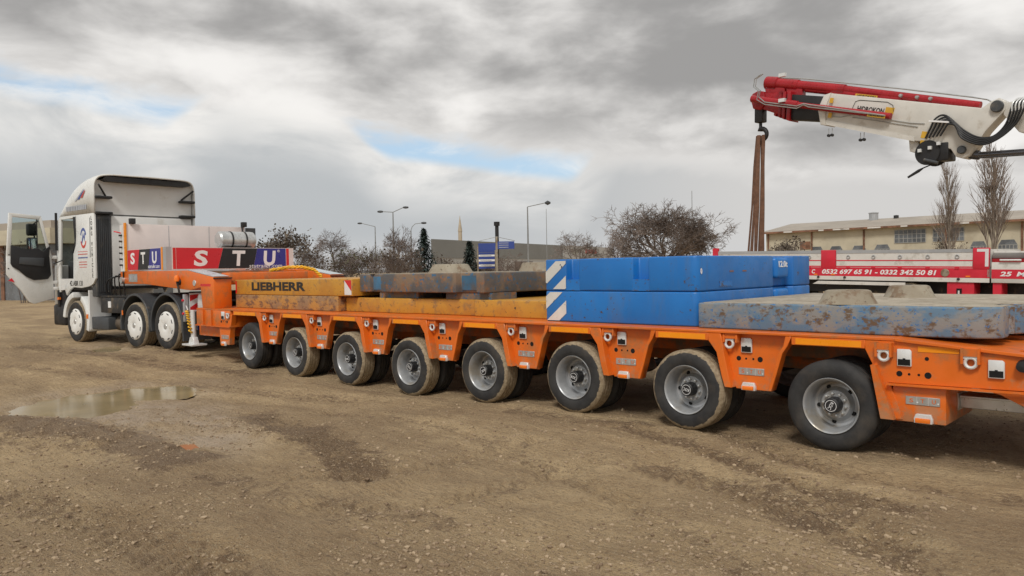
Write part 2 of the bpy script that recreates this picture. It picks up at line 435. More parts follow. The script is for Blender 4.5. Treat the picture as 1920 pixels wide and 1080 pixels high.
# ------------------------------------------------------------------ ground
D = 6.908                                  # the trailer's near side is the plane y = D
gx_ = [-60, -24, -21, -17.4, -16, -14, -12.65, -11.2, -9.75, -8.34, -6.92, -5.5, -4.09, -2.64, 6]
gz_ = [.15, .18, .17, .095, .09, .03, .012, -.008, -.034, -.04, .014, .048, .02, -.002, 0]
def vnoise(x, y, seed=0):
    xi, yi = np.floor(x), np.floor(y); xf, yf = x-xi, y-yi
    def h(a, b):
        s = np.sin(a*127.1+b*311.7+seed*74.7)*43758.5453; return s-np.floor(s)
    u, v = xf*xf*(3-2*xf), yf*yf*(3-2*yf)
    return (h(xi, yi)*(1-u)+h(xi+1, yi)*u)*(1-v)+(h(xi, yi+1)*(1-u)+h(xi+1, yi+1)*u)*v
def fbm(x, y, s, oct=4, seed=0):
    t = 0; a = .5; f = 1/s
    for o in range(oct): t = t+a*(vnoise(x*f, y*f, seed+o)-.5); a *= .5; f *= 2.03
    return t
def ground_base(x, y):
    x = np.asarray(x, float); y = np.asarray(y, float)
    k = np.clip((y-2.5)/3.5, 0, 1); k = k*k*(3-2*k)
    far = np.clip((np.hypot(x, y)-60)/60, 0, 1)
    return np.interp(x, gx_, gz_)*k*(1-far)
def poly_px(pts): return [on_z(px, py) for px, py in pts]
def dist_poly(x, y, pts, along=None):
    d = np.full(x.shape, 1e9); run = 0.0
    for a, b in zip(pts[:-1], pts[1:]):
        ex, ey = b.x-a.x, b.y-a.y; l2 = ex*ex+ey*ey
        t = np.clip(((x-a.x)*ex+(y-a.y)*ey)/l2, 0, 1)
        dn = np.hypot(x-a.x-t*ex, y-a.y-t*ey)
        if along is not None: along[:] = np.where(dn < d, run+t*math.sqrt(l2), along); run += math.sqrt(l2)
        d = np.minimum(d, dn)
    return d
def inside_soft(x, y, pts, soft):      # smooth 1 inside a polygon, 0 outside
    n = len(pts); ins = np.zeros(x.shape, bool)
    for i in range(n):
        a, b = pts[i], pts[(i+1) % n]
        c = ((a.y > y) != (b.y > y)) & (x < (b.x-a.x)*(y-a.y)/((b.y-a.y) if abs(b.y-a.y) > 1e-9 else 1e-9)+a.x)
        ins ^= c
    d = dist_poly(x, y, list(pts)+[pts[0]])
    s = np.where(ins, d, -d)
    return np.clip(s/soft+.5, 0, 1)
PUD = [poly_px(p) for p in (
    [(18, 782), (60, 752), (140, 736), (205, 729), (245, 742), (238, 757), (175, 776), (110, 783)],
    [(190, 734), (250, 723), (330, 721), (365, 730), (335, 741), (262, 746), (215, 744)],
    [(318, 838), (335, 826), (358, 827), (374, 838), (360, 849), (330, 850)],
    [(170, 663), (205, 656), (240, 658), (228, 665), (190, 668)])]
WET = poly_px([(60, 790), (220, 750), (330, 745), (480, 775), (520, 815), (430, 862), (300, 862), (190, 830)])
RUTS = [(poly_px(p), w, dz, dm) for p, w, dz, dm in (
    ([(-60, 782), (60, 792), (170, 812), (260, 845), (340, 868)], .46, .06, 1.0),
    ([(-60, 830), (80, 832), (170, 845)], .4, .04, .5),
    ([(300, 800), (400, 808), (480, 820), (510, 832)], .13, .05, .3),
    ([(330, 770), (420, 795), (490, 806)], .12, .035, .3),
    ([(480, 770), (560, 815), (620, 850), (690, 890)], .34, -.03, .8),
    ([(1160, 808), (1300, 840), (1420, 878), (1560, 925), (1700, 955)], .20, -.025, .75),
    ([(1240, 880), (1400, 925), (1560, 985), (1760, 1050)], .30, -.03, .65),
    ([(960, 770), (1100, 795), (1200, 805)], .25, -.02, .6),
    ([(380, 900), (520, 925), (640, 955), (800, 985)], .3, .012, .45),
    ([(60, 660), (200, 672), (330, 690), (480, 700)], .5, -.02, .6),
    ([(150, 640), (240, 655), (330, 672)], .35, .05, .55),
    ([(1500, 900), (1680, 1000), (1800, 1080)], .22, -.02, .5),
    ([(0, 930), (220, 985), (420, 1070)], .35, -.012, .4),
    ([(520, 905), (700, 900), (860, 870), (1000, 835)], .16, -.022, .3), ([(560, 960), (780, 950), (960, 915), (1120, 870)], .16, -.022, .3),
    ([(620, 770), (800, 800), (960, 850), (1120, 920), (1300, 1010), (1400, 1075)], .17, -.02, .35),
    ([(-40, 690), (200, 705), (420, 725), (640, 745)], .25, -.025, .45), ([(1350, 812), (1480, 855), (1700, 905), (1920, 940)], .2, -.025, .5))]
def ground_full(x, y):
    z = ground_base(x, y)
    r = np.hypot(x, y)
    near = np.clip((45-r)/25, 0, 1)
    rough = .45+1.1*np.clip(fbm(x, y, 5, 3, 5)+.45, 0, 1)
    wx, wy = x+.4*fbm(x, y, 1.3, 3, 31), y+.4*fbm(x, y, 1.3, 3, 47)
    z = z+near*(.07*fbm(x, y, 2.3, 4, 1)+rough*(.05*fbm(wx, wy, .5, 4, 9)+.024*fbm(x, y, .1, 3, 17)))
    damp = np.zeros(x.shape)
    for pts, w, dz, dm in RUTS:
        al = np.zeros(x.shape); d0 = dist_poly(x+.25*(wx-x), y+.25*(wy-y), pts, al); d = dist_poly(wx, wy, pts)/w
        if dz < 0 and len(pts) > 2:      # tread bars pressed into the tracks
            z = z+near*.016*np.sin(2*math.pi*(al-d0*.8)/.13)*np.exp(-(d0/(w*.9))**4)*np.clip(.5+2.5*fbm(x, y, .9, 3, 88), 0, 1)
        g = np.exp(-d*d*1.6)
        n = 1+1.5*fbm(x, y, .22, 3, 23)
        z = z+near*dz*g*n
        if dz > .02: z = z+near*g*.085*np.clip(fbm(x, y, .16, 3, 91)+.12, 0, 1)
        if dz < 0: z = z+near*(-dz*.55)*np.exp(-(d-1.35)**2*5)*n
        damp = np.maximum(damp, dm*np.clip(g*1.3+.55*fbm(x, y, .8, 4, 3), 0, 1)*(g > .03))
    wet = inside_soft(wx, wy, WET, .8)
    z = z+wet*near*(.11*(.16-np.abs(fbm(x*.45, y, .38, 4, 55)))-.012)
    for i, p in enumerate(PUD):
        a_ = 1.1 if i < 2 else .5
        k = inside_soft(x+a_*fbm(x, y, .8 if i < 2 else .3, 4, 61), y+a_*fbm(x, y, .8 if i < 2 else .3, 4, 71), p, .35 if i < 2 else .16)
        lev = float(ground_base(np.array([sum(q.x for q in p)/len(p)]), np.array([sum(q.y for q in p)/len(p)]))[0])
        k2 = inside_soft(x, y, p, 1.6)
        z = z*(1-k2*.75)+lev*k2*.75
        z = z-k*.06
        wet = np.maximum(wet, np.clip(k2*1.3, 0, 1))
    return z, damp, wet
def make_ground():
    hd = math.atan2(hy, hx)
    rs = [0.0, 1.0, 2.0]
    r = 2.6
    while r < 55: rs.append(r); r *= 1.0058
    while r < 5200: rs.append(r); r *= 1.25
    rs = np.array(rs)
    fine = np.linspace(-.66, .66, 560)
    coarse = np.linspace(.66, 2*math.pi-.66, 60)[1:-1]
    an = np.concatenate([fine, coarse])+hd
    nr, na = len(rs), len(an)
    X = rs[:, None]*np.cos(an)[None, :]; Y = rs[:, None]*np.sin(an)[None, :]
    Z, dm, wt = ground_full(X, Y)
    Z[0, :] = Z[0, 0]
    co = np.stack([X, Y, Z], -1).reshape(-1, 3)
    i = np.arange(nr-1)[:, None]; j = np.arange(na)[None, :]; k = (j+1) % na
    q = np.stack([i*na+j, (i+1)*na+j, (i+1)*na+k, i*na+k], -1).reshape(-1, 4)
    me = bpy.data.meshes.new('ground')
    me.vertices.add(len(co)); me.vertices.foreach_set('co', co.ravel())
    me.loops.add(q.size); me.loops.foreach_set('vertex_index', q.ravel().astype(np.int32))
    me.polygons.add(len(q)); me.polygons.foreach_set('loop_start', np.arange(0, q.size, 4, dtype=np.int32))
    me.update(calc_edges=True); me.validate()
    for nm, a in (('damp', dm), ('wet', wt)):
        at_ = me.attributes.new(nm, 'FLOAT', 'POINT')
        if len(at_.data) == a.size: at_.data.foreach_set('value', a.ravel().astype(np.float32))
    me.shade_smooth()
    return me
def ground_mat():
    n = Nodes('trampled_dirt'); geo = n.t.nodes.new('ShaderNodeNewGeometry'); P = geo.outputs['Position']
    def attr(nm):
        a = n.t.nodes.new('ShaderNodeAttribute'); a.attribute_name = nm; return a.outputs['Fac']
    big = n.noise(.35, 6, .6, .6, P)
    st = n.noise(1.0, 6, .62, .5, n.map((.28, 1.3, 1), P))
    mid = n.noise(2.6, 7, .65, .3, P)
    fin = n.noise(22, 6, .7, 0, P)
    grit = n.noise(85, 3, .6, 0, P)
    c = n.mix(n.rng(mid, .3, .7), (.40, .282, .155), (.58, .43, .248))
    dampk = n.mth('ADD', n.mth('ADD', n.mth('MULTIPLY', big, .55), n.mth('MULTIPLY', st, .6)), n.mth('MULTIPLY', mid, .25))
    dk = n.rng(dampk, .60, .80)
    c = n.mix(n.mth('MULTIPLY', dk, .55), c, (.20, .128, .072))
    brk = n.mth('ADD', n.mth('MULTIPLY', n.mth('SUBTRACT', mid, .5), 1.5), n.mth('ADD', n.mth('MULTIPLY', n.mth('SUBTRACT', fin, .5), 1.1), n.mth('MULTIPLY', n.mth('SUBTRACT', n.noise(7, 6, .65, .4, P), .5), 1.6)))
    dk2 = n.mth('MULTIPLY', n.rng(n.mth('ADD', attr('damp'), n.mth('MULTIPLY', brk, n.rng(attr('damp'), .0, .25))), .22, .85), .8)
    c = n.mix(dk2, c, (.150, .092, .052))
    wet = attr('wet')
    c = n.mix(n.mth('MULTIPLY', n.mth('MULTIPLY', wet, n.mth('SUBTRACT', 1.0, n.mth('MULTIPLY', n.rng(attr('damp'), .05, .6), .8))), n.rng(mid, .30, .60, .35, .95)), c, (.47, .365, .26))
    c = n.mix(n.mth('MULTIPLY', n.rng(fin, .52, .68), .55), c, (.17, .112, .066))
    c = n.mix(n.mth('MULTIPLY', n.rng(n.noise(9, 7, .7, .5, P), .55, .66), .35), c, (.19, .125, .072))
    c = n.mix(n.mth('MULTIPLY', n.rng(grit, .57, .64), .6), c, (.55, .46, .32))
    c = n.mix(n.mth('MULTIPLY', n.rng(n.noise(55, 4, .65, 0, P), .58, .66), .65), c, (.12, .08, .048))
    n.set('Base Color', c)
    n.set('Roughness', n.mth('SUBTRACT', .92, n.mth('MULTIPLY', wet, n.rng(mid, .4, .6, .1, .5))))
    n.set('Specular IOR Level', .35)
    drag = n.noise(1.0, 5, .6, .4, n.map((2.2, 16, 1), P))
    h = n.mth('ADD', n.mth('ADD', n.mth('MULTIPLY', fin, 1.0), n.mth('MULTIPLY', grit, .35)), n.mth('MULTIPLY', drag, .9))
    n.bump(h, 1.0, .05)
    return n.m
gobj = obj('ground', make_ground(), ground_mat()); gobj['kind'] = 'structure'
gobj['label'] = 'trampled brown dirt yard with ruts and damp streaks'
def gz(x, y): return float(ground_full(np.array([float(x)]), np.array([float(y)]))[0][0])
def water_mat(name, col, rough=.04):
    n = Nodes(name); n.set('Base Color', n.mix(n.rng(n.noise(1.5, 4), .3, .7), mul(col, .85), mul(col, 1.15)))
    n.set('Roughness', rough); n.set('IOR', 1.2); n.bump(n.noise(3, 2), .03, .01); return n.m
m['water'] = water_mat('muddy_water', (.30, .23, .12), .10); m['water2'] = water_mat('orange_muddy_water', (.33, .17, .085), .12)
for i, p in enumerate(PUD):
    cx, cy = sum(q.x for q in p)/len(p), sum(q.y for q in p)/len(p)
    lev = float(ground_base(np.array([cx]), np.array([cy]))[0])
    pts = [((q.x-cx)*1.25+cx, (q.y-cy)*1.25+cy) for q in p]
    b = MB(); b.add([(x, y, lev-.032) for x, y in pts], [tuple(range(len(pts)))])
    o = b.build('puddle', m['water2'] if i == 2 else m['water']); o['kind'] = 'structure'
# pebbles and mud crumbs
def crumbs():
    ico = bmesh.new(); bmesh.ops.create_icosphere(ico, subdivisions=1, radius=1)
    iv = np.array([v.co[:] for v in ico.verts]); jf = np.array([[v.index for v in f.verts] for f in ico.faces]); ico.free()
    rng = np.random.default_rng(3)
    n = 11000
    px = rng.uniform(-40, 1960, n); u = rng.random(n)
    py = 640+440*u**.75
    P = np.array([on_z(a, b)[:] for a, b in zip(px, py)])
    extra = []
    for pts, w, dz, dm in RUTS:
        if dz > .02:
            for k in range(300):
                s = rng.integers(0, len(pts)-1); t = rng.random()
                q = pts[s].lerp(pts[s+1], t); extra.append((q.x+rng.normal(0, w*.6), q.y+rng.normal(0, w*.6), 0))
    P = np.vstack([P, np.array(extra)])
    keep = fbm(P[:, 0], P[:, 1], 1.1, 3, 77) > np.where(np.arange(len(P)) < n, -.06, -.6)
    P = P[keep]; k = len(P)
    z = ground_full(P[:, 0], P[:, 1])[0]
    s = np.minimum(rng.gamma(1.5, .0036, k)+.003, .020)
    sc3 = rng.uniform(.6, 1.3, (k, 1, 3))*s[:, None, None]; sc3[:, :, 2] *= .7
    jit = 1+rng.uniform(-.25, .25, (k, len(iv), 1))
    V = iv[None]*jit*sc3+np.stack([P[:, 0], P[:, 1], z+s*.2], -1)[:, None]
    Fc = (jf[None]+(np.arange(k)*len(iv))[:, None, None]).reshape(-1, 3)
    me = bpy.data.meshes.new('gravel'); me.from_pydata(V.reshape(-1, 3).tolist(), [], Fc.tolist())
    nd = Nodes('gravel_stone'); geo = nd.t.nodes.new('ShaderNodeNewGeometry')
    nd.set('Base Color', nd.mix(geo.outputs['Random Per Island'], (.19, .13, .08), (.42, .32, .21))); nd.set('Roughness', .9)
    o = obj('gravel', me, nd.m); tag(o, 'small stones and mud crumbs strewn over the dirt yard', 'gravel', kind='stuff')
crumbs()

# ------------------------------------------------------------------ the low-bed trailer
TO = Vector((-8.0, 8.35, 0.0))
trailer = thing('lowbed_trailer', 'long orange eight axle low-bed trailer carrying crane counterweights', 'trailer', TO)
def tb(mb, name, mat, parent=None, **kw):          # world coordinates -> trailer coordinates
    mb.v = [(x-TO.x, y-TO.y, z-TO.z) for x, y, z in mb.v]
    return mb.build(name, mat, parent or trailer, **kw)
def tl(x, y, z): return (x-TO.x, y-TO.y, z-TO.z)
YF = 9.85                                          # far side of the trailer
AX = 1.4305; WX = [-2.641-AX*i for i in range(8)]
# deck and chassis
tb(box(-14.6, -2.1, D-.004, YF, 1.004, 1.03), 'deck_plate', m['orange'], bev=.004, seg=1)
tb(box(-14.3, -0.4, 7.95, 8.75, .58, 1.002), 'chassis_beam', m['orange_in'])
tb(box(-14.55, -2.1, 7.62, 7.64, .74, 1.002), 'inner_skirt', m['orange_in'])
# wheels
def wheel_meshes(Rt, Rr, W, n=56):
    t = MB()
    prof = [(Rr, .015), (Rr+.012, .004), (Rr+.05, -.006), (Rt-.055, -.004), (Rt-.018, .012), (Rt-.002, .036)]
    g = W/5
    for k in range(1, 5):
        y = k*g; prof += [(Rt, y-.008), (Rt-.012, y-.005), (Rt-.012, y+.005), (Rt, y+.008)]
    prof += [(Rt-.002, W-.036), (Rt-.018, W-.012), (Rt-.055, W+.004), (Rr+.05, W+.006), (Rr+.012, W-.004), (Rr, W-.015)]
    t.lathe(prof, n)
    return t.mesh('tyre', 35)
tyre_me = wheel_meshes(.40, .243, .245)
tyre_me2 = tyre_me.copy()
tyre_me.materials.append(m['tyre']); tyre_me2.materials.append(m['tyre_clean'])
rb = MB(); rb.lathe([(.243, .022), (.247, .004), (.243, -.004), (.236, .0), (.228, .012), (.222, .03), (.214, .05), (.206, .085), (.203, .14), (.196, .16),
                     (.176, .166), (.155, .160), (.132, .135), (.122, .120), (.10, .116), (.0, .116)], 48)
rb.lathe([(.243, .222), (.24, .235), (.215, .2), (.206, .16), (.203, .115)], 48)
rim_me = rb.mesh('wheel', 30); rim_me.materials.append(m['rim'])
hb = MB(); hb.lathe([(.07, .118), (.068, .05), (.066, .022), (.058, .014), (.0, .012)], 28)
hub_me = hb.mesh('hub_cap', 30); hub_me.materials.append(m['black'])
nb_ = MB()
for k in range(10):
    a = 2*math.pi*k/10; nb_.lathe([(.0, .088), (.011, .09), (.013, .096), (.013, .118)], 6, (.098*math.cos(a), 0, .098*math.sin(a)))
nut_me = nb_.mesh('wheel_nuts'); nut_me.materials.append(m['zinc'])
hh_ = MB()
for k in range(5):
    a = 2*math.pi*k/5+.3; hh_.lathe([(0, .155), (.019, .155), (.021, .168)], 14, (.160*math.cos(a), 0, .160*math.sin(a)))
hole_me = hh_.mesh('hand_holes'); hole_me.materials.append(m['hole'])
rg = MB(); rg.lathe([(.047, .0125), (.050, .0115), (.050, .0105), (.046, .0105), (.047, .0125)], 28)
ring_me = rg.mesh('hub_ring'); ring_me.materials.append(m['white'])
WZ = [.397, .419, .449, .414, .357, .364, .392, .414]
for i, x in enumerate(WX):
    z = gz(x, D+.12)+.392
    for row, (y, fl) in enumerate(((D, 0), (D+.285, 1), (YF-.285, 0), (YF, 1))):
        w = obj('wheel', rim_me, None, trailer, tl(x, y, z), (0, random.uniform(0, 6.28), math.pi if fl else 0))
        if fl: w.location.y = y+.245-TO.y if row == 1 else y-TO.y
        if row == 2: w.location.y = YF-.53-TO.y
        obj('tyre', tyre_me2 if i in (0, 7) or row else tyre_me, None, w)
        if row == 0:
            obj('hand_holes', hole_me, None, w)['kind'] = 'stuff'; obj('hub_cap', hub_me, None, w); obj('wheel_nuts', nut_me, None, w)['kind'] = 'stuff'
            obj('hub_ring', ring_me, None, w)
            text('KOC', m['white'], w, (0, .0105, 0), w=.066, h=.030, ext=.0012)
    a = MB(); a.tube([(x, D+.1, z), (x, YF-.1, z)], .055, 10); tb(a, 'axle', m['dark'])
    b = MB(); b.prism([(x-.10, .95), (x+.10, .95), (x+.28, z), (x+.2, z-.05), (x, .7)], 'y', 8.0, 8.2); tb(b, 'suspension_arm', m['orange_in'])
# side brackets between the wheels
YP = D+.095
def px_(v): return v*YP/D
bk = MB()
def strip(b, poly, th, y0, y1, side):
    for (x0, z0), (x1, z1) in zip(poly[:-1], poly[1:]):
        b.prism([(x0, z0), (x1, z1), (x1+th*side, z1), (x0+th*side, z0)], 'y', y0, y1)
LO = [(-.405, .925), (-.345, .82), (-.295, .60), (-.262, .487)]
RO = [(.385, .925), (.317, .846), (.258, .65), (.208, .487)]
def poly_band(b, outer, inner, y0, y1): b.prism(outer+inner[::-1], 'y', y0, y1)
poly_band(bk, [(-.43, 1.002), (-.43, .93)]+LO[1:], [(-.30, 1.002), (-.285, .93), (-.268, .82), (-.222, .60), (-.187, .487)], D, D+.105)
poly_band(bk, [(.40, 1.002), (.364, .915)]+RO[1:], [(.345, 1.002), (.325, .915), (.278, .846), (.222, .65), (.172, .487)], D, D+.105)
bk.prism([(-.29, 1.002), (.335, 1.002), (.275, .84), (.21, .62), (.172, .47), (-.19, .47), (-.225, .60), (-.27, .82)], 'y', YP, YP+.015)
for xx in (-.275, -.145): bk.box(xx-.011, xx+.011, D+.012, YP, .915, 1.001)      # cheeks of the ring holder
bk.box(-.265, -.155, D+.02, D+.07, .952, 1.001)
bracket_me = bk.mesh('side_bracket', bev=.004, seg=1); bracket_me.materials.append(m['orange'])
def torus(R_, r_, n=20, k=8, c=(0, 0, 0)):
    b = MB(); b.lathe([(R_+r_*math.cos(2*math.pi*i/k), r_*math.sin(2*math.pi*i/k)) for i in range(k+1)], n, c); return b
ring2 = torus(.040, .0135); ring2.box(-.05, .05, -.012, .012, .03, .05)
ring_m = ring2.mesh('lashing_ring', 40); ring_m.materials.append(m['bright'])
pp = MB(); pp.prism([(-.055, -.07), (.055, -.07), (.055, .055), (.04, .07), (-.055, .07)], 'y', -.022, 0)
pocket_me = pp.mesh('pocket_plate', bev=.005); pocket_me.materials.append(m['bright'])
pk = MB(); pk.box(-.047, .047, -.0245, -.0225, -.062, -.012); pk.box(-.01, .01, -.0245, -.0225, -.012, -.004)
slot_me = pk.mesh('pocket_slot'); slot_me.materials.append(m['hole'])
npm = box(-.128, .128, -.006, 0, -.034, .034).mesh('name_plate', bev=.002, seg=1); npm.materials.append(m['plate'])
npl = MB()
for xx in (-.043, .043): npl.box(xx-.0012, xx+.0012, -.0075, -.0062, -.034, .034)
for xx in (-.04, .115): npl.lathe([(0, -.009), (.006, -.0085), (.007, -.006)], 10, (xx, 0, -.014))
npl_me = npl.mesh('plate_rivets'); npl_me.materials.append(m['bright'])
lb = MB(); lb.prism([(-.07, -.028), (.07, -.028), (.07, .012), (.055, .048), (-.055, .048), (-.07, .012)], 'y', -.035, 0)
lamp_me = lb.mesh('marker_lamp', bev=.004, seg=1); lamp_me.materials.append(m['bright'])
ll = box(-.056, .056, -.052, -.036, -.022, .016).mesh('lamp_lens', bev=.006); ll.materials.append(m['lens'])
hm = MB()
for xx, r in ((-.118, .023), (-.043, .010), (.030, .010), (.098, .026)): hm.lathe([(0, -.0015), (r, -.0015), (r, .002)], 18, (xx, 0, 0))
holes_me = hm.mesh('bolt_holes'); holes_me.materials.append(m['hole'])
m['stu'] = paint('orange_lettering', (.62, .16, .05), .5, var=.05)
def stu(par, x, y, z):
    for ch, dx in (('S', -.084), ('T', 0), ('U', .084)): text(ch, m['stu'], par, tl(x+dx, y, z), w=.030, h=.034, bold=.02, ext=.0015)
def dress(par, bx, y, zr, extra=True, dz=0.0, lamp=True, holes=True, scale=1):
    """ring, pocket, holes, plate and lamp of one bracket; bx: its middle, in world x"""
    if extra: obj('lashing_ring', ring_m, None, par, tl(bx-.21, D+.045, .905+dz), (0, random.uniform(-.12, .12), 0))
    p = obj('pocket_plate', pocket_me, None, par, tl(bx-.05, y, .892+dz)); 
    obj('pocket_slot', slot_me, None, par, tl(bx-.05, y, .892+dz))
    if holes: obj('bolt_holes', holes_me, None, par, tl(bx-.02, y, .763+dz))
    obj('name_plate', npm, None, par, tl(bx-.01, y, .642+dz)); obj('plate_rivets', npl_me, None, par, tl(bx-.01, y, .642+dz))
    stu(par, bx-.01, y-.0062, .643+dz)
    if lamp:
        obj('marker_lamp', lamp_me, None, par, tl(bx-.03, y, .492+dz)); obj('lamp_lens', ll, None, par, tl(bx-.03, y, .492+dz))
for i in range(7):
    bx = WX[i]-.745
    o = obj('side_bracket', bracket_me, None, trailer, tl(bx, 0, 0))
    o.location = (bx-TO.x, -TO.y, -TO.z)
    sub = bpy.data.objects.new('bracket_fittings', None)
    bpy.data.objects.remove(sub)
    # fittings are children of the bracket: shift from trailer to bracket coordinates
    n0 = set(trailer.children)
    dress(trailer, bx-.02, YP, 0)
    for c in set(trailer.children)-n0:
        loc = c.location.copy(); c.parent = o; c.location = loc-o.location
for i in range(8):
    x0 = WX[i]-.745+.40 if i < 7 else -13.20
    x1 = WX[i]+(AX-.745)-.43 if i else -2.345
    f = tb(box(x0, x1, D+.001, D+.06, .928, 1.003), 'fender_beam', m['orange'], bev=.004, seg=1)
    tb(box(x0+.04, x1-.03, D-.0035, D+.0005, .936, .99), 'reflective_strip', m['strip'], f)
    tb(box(x0-.01, x1+.01, D+.06, 7.62, .96, .98), 'fender_panel', m['orange_in'])
# front box and first half bracket
fb = tb(box(-14.61, -13.30, D, 7.55, .70, 1.003), 'front_box', m['orange'], bev=.006)
for xx in (-14.30, -13.98): tb(box(xx-.012, xx+.012, D-.03, D-.001, .72, 1.0), 'box_rib', m['orange'], fb)
tb(box(-14.61, -13.30, D-.035, D-.001, .70, .715), 'box_flange', m['orange'], fb)
tb(box(-14.72, -13.72, D+.10, 7.7, .50, .698), 'lower_box', m['orange'], bev=.006)
b = MB(); b.prism([(-13.72, .698), (-13.70, .385), (-13.36, .385), (-13.335, .60), (-13.25, .93), (-13.31, .93), (-13.36, .698)], 'y', D+.002, D+.10)
fbr = tb(b, 'front_bracket', m['orange'], bev=.004, seg=1)
n0 = set(trailer.children)
dress(trailer, -13.50, D+.001, 0, extra=False, dz=-.10, holes=False)
for c in set(trailer.children)-n0: c.parent = fbr
for nm in ('pocket_plate', 'pocket_slot'):
    pass
for c in fbr.children:
    if c.name.startswith('pocket'): c.location.z += .12
    if c.name.startswith('name') or c.name.startswith('lett') or c.name.startswith('plate'): c.location.z -= .02
obj('lashing_ring', ring_m, None, trailer, tl(-13.36, D-.02, .91))
obj('bolt_holes', holes_me, None, trailer, tl(-13.52, D-.001, .80))
# gooseneck: two side beams that drop to the deck, cross beams, a tray with boards
def beam(y0, y1):
    b = MB(); b.prism([(-18.22, 1.76), (-18.22, 1.49), (-16.9, 1.48), (-14.85, 1.36), (-14.42, 1.42), (-14.36, 1.03), (-13.89, 1.03), (-13.89, 1.60), (-15.0, 1.745)], 'y', y0, y1)
    g = tb(b, 'gooseneck_beam', m['orange'], bev=.012)
    c = MB(); c.prism([(-15.0, 1.752), (-13.93, 1.612), (-13.92, 1.624), (-15.0, 1.764)], 'y', y0+.02, y1-.02)
    tb(c, 'ramp_plate', paint('galvanised_cover', (.55, .62, .66), .3, .3, var=.05), g)
    tb(box(-13.91, -13.86, y0+.0, y1-.0, 1.575, 1.60), 'plate_edge', m['black'], g)
    return g
g1 = beam(D, D+.35); g2 = beam(YF-.40, YF-.05)
tb(box(-14.42, -14.02, D-.003, D-.0005, 1.44, 1.485), 'red_marker', m['red_tape'], g1)
tb(box(-17.75, -17.3, D-.006, D-.0005, 1.53, 1.70), 'name_plate', m['plate'], g1)
for ch, dx in (('S', -.13), ('T', 0), ('U', .13)): text(ch, m['greytxt'], g1, tl(-17.52+dx, D-.008, 1.615), w=.08, h=.10, bold=.02)
for xx, zz in ((-15.45, 1.60), (-14.66, 1.50)):
    b = MB(); b.lathe([(0, -.012), (.055, -.012), (.06, 0)], 20, (xx, D, zz)); tb(b, 'pin_cover', m['zinc'], g1)
tb(MB().lathe([(0, -.06), (.07, -.06), (.075, 0)], 18, (-18.05, D, 1.57)), 'hinge_boss', m['zinc'], g1)
tb(box(-14.30, -13.95, D+.352, 8.95, 1.46, 1.69), 'cross_beam', m['orange'], bev=.02)
tb(box(-16.6, -15.2, D+.36, YF-.41, 1.50, 1.72), 'neck_platform', m['orange_in'])
tb(box(-17.9, -16.0, D+.36, YF-.41, 1.62, 1.74), 'tray_floor', m['grey_al'])
# tray boards
def board(poly_fn, axis): pass
side = tb(box(-17.80, -16.12, D+.004, D+.04, 1.775, 2.225), 'side_board', m['alu'])
def film(x0, x1, sk, mat, par, z0=1.785, z1=2.215):
    b = MB(); b.prism([(x0[0], z0), (x1[0], z0), (x1[1], z1), (x0[1], z1)], 'y', D-.001, D+.003); return tb(b, 'colour_panel', mat, par)
film((-17.79, -17.79), (-17.27, -17.17), 0, m['s_red'], side); film((-17.265, -17.165), (-16.73, -16.63), 0, m['s_black'], side)
film((-16.725, -16.625), (-16.13, -16.13), 0, m['s_blue'], side)
for ch, xx in (('S', -17.52), ('T', -16.98), ('U', -16.42)):
    text(ch, m['white'], side, tl(xx, D-.003, 2.03), w=.22, h=.25, bold=.03)
text('stutrailer.com', m['white'], side, tl(-16.46, D-.003, 1.85), w=.56, h=.075, shear=.2)
tb(box(-16.10, -16.03, D-.004, D+.045, 1.765, 2.235), 'amber_strip', m['strip'], side)
tb(box(-16.02, -15.88, D, D+.12, 1.765, 2.235), 'corner_post', m['grey_al'])
XB = -15.86
rear = tb(box(XB-.04, XB, D+.12, 9.80, 1.775, 2.225), 'rear_board', m['alu'])
def rfilm(y0, y1, mat, z0=1.785, z1=2.215):
    b = MB(); b.prism([(y0[0], z0), (y1[0], z0), (y1[1], z1), (y0[1], z1)], 'x', XB+.0008, XB+.004); return tb(b, 'colour_panel', mat, rear)
rfilm((D+.13, D+.13), (D+.19, D+.19), m['red_tape'])
rfilm((D+.20, D+.20), (7.99, 8.11), m['s_red']); rfilm((7.995, 8.115), (8.80, 8.90), m['s_black']); rfilm((8.805, 8.905), (9.60, 9.60), m['s_blue'])
rfilm((9.615, 9.615), (9.68, 9.68), m['red_tape'])
for ch, yy, w_ in (('S', 7.62, .30), ('T', 8.47, .30), ('U', 9.20, .30)):
    text(ch, m['white'], rear, tl(XB+.005, yy, 2.0), w=w_, h=.33, rot=ROT_REAR, bold=.035, shear=.08)
text('stutrailer.com', m['white'], rear, tl(XB+.0075, 9.10, 1.835), w=.80, h=.085, rot=ROT_REAR, shear=.2)
text('®', m['white'], rear, tl(XB+.006, 9.42, 2.16), h=.06, rot=ROT_REAR)
head = tb(box(-17.93, -17.88, D+.02, 9.72, 1.76, 2.80), 'headboard', m['alu'], bev=.006)
for yy in (D+.95, D+1.9): tb(box(-17.879, -17.876, yy-.006, yy+.006, 1.8, 2.78), 'board_seam', m['grey_al'], head)
tb(box(-17.94, -17.86, D-.012, D+.018, 1.76, 2.82), 'amber_edge', m['strip'], head)
tb(box(-18.16, -17.95, D-.01, D+.02, 1.76, 2.78), 'control_panel', m['cab2'], head)
b = MB()
for k in range(6): b.lathe([(0, -.06), (.02, -.06), (.022, 0)], 10, (-18.05, D-.012, 1.9+k*.13))
tb(b, 'control_knobs', m['dark'], head)['kind'] = 'stuff'
tb(MB().tube([(-18.05, D-.03, 2.6), (-18.05, D-.10, 2.62), (-18.18, D-.12, 2.64)], .014, 8), 'red_lever', m['redlens'], head)
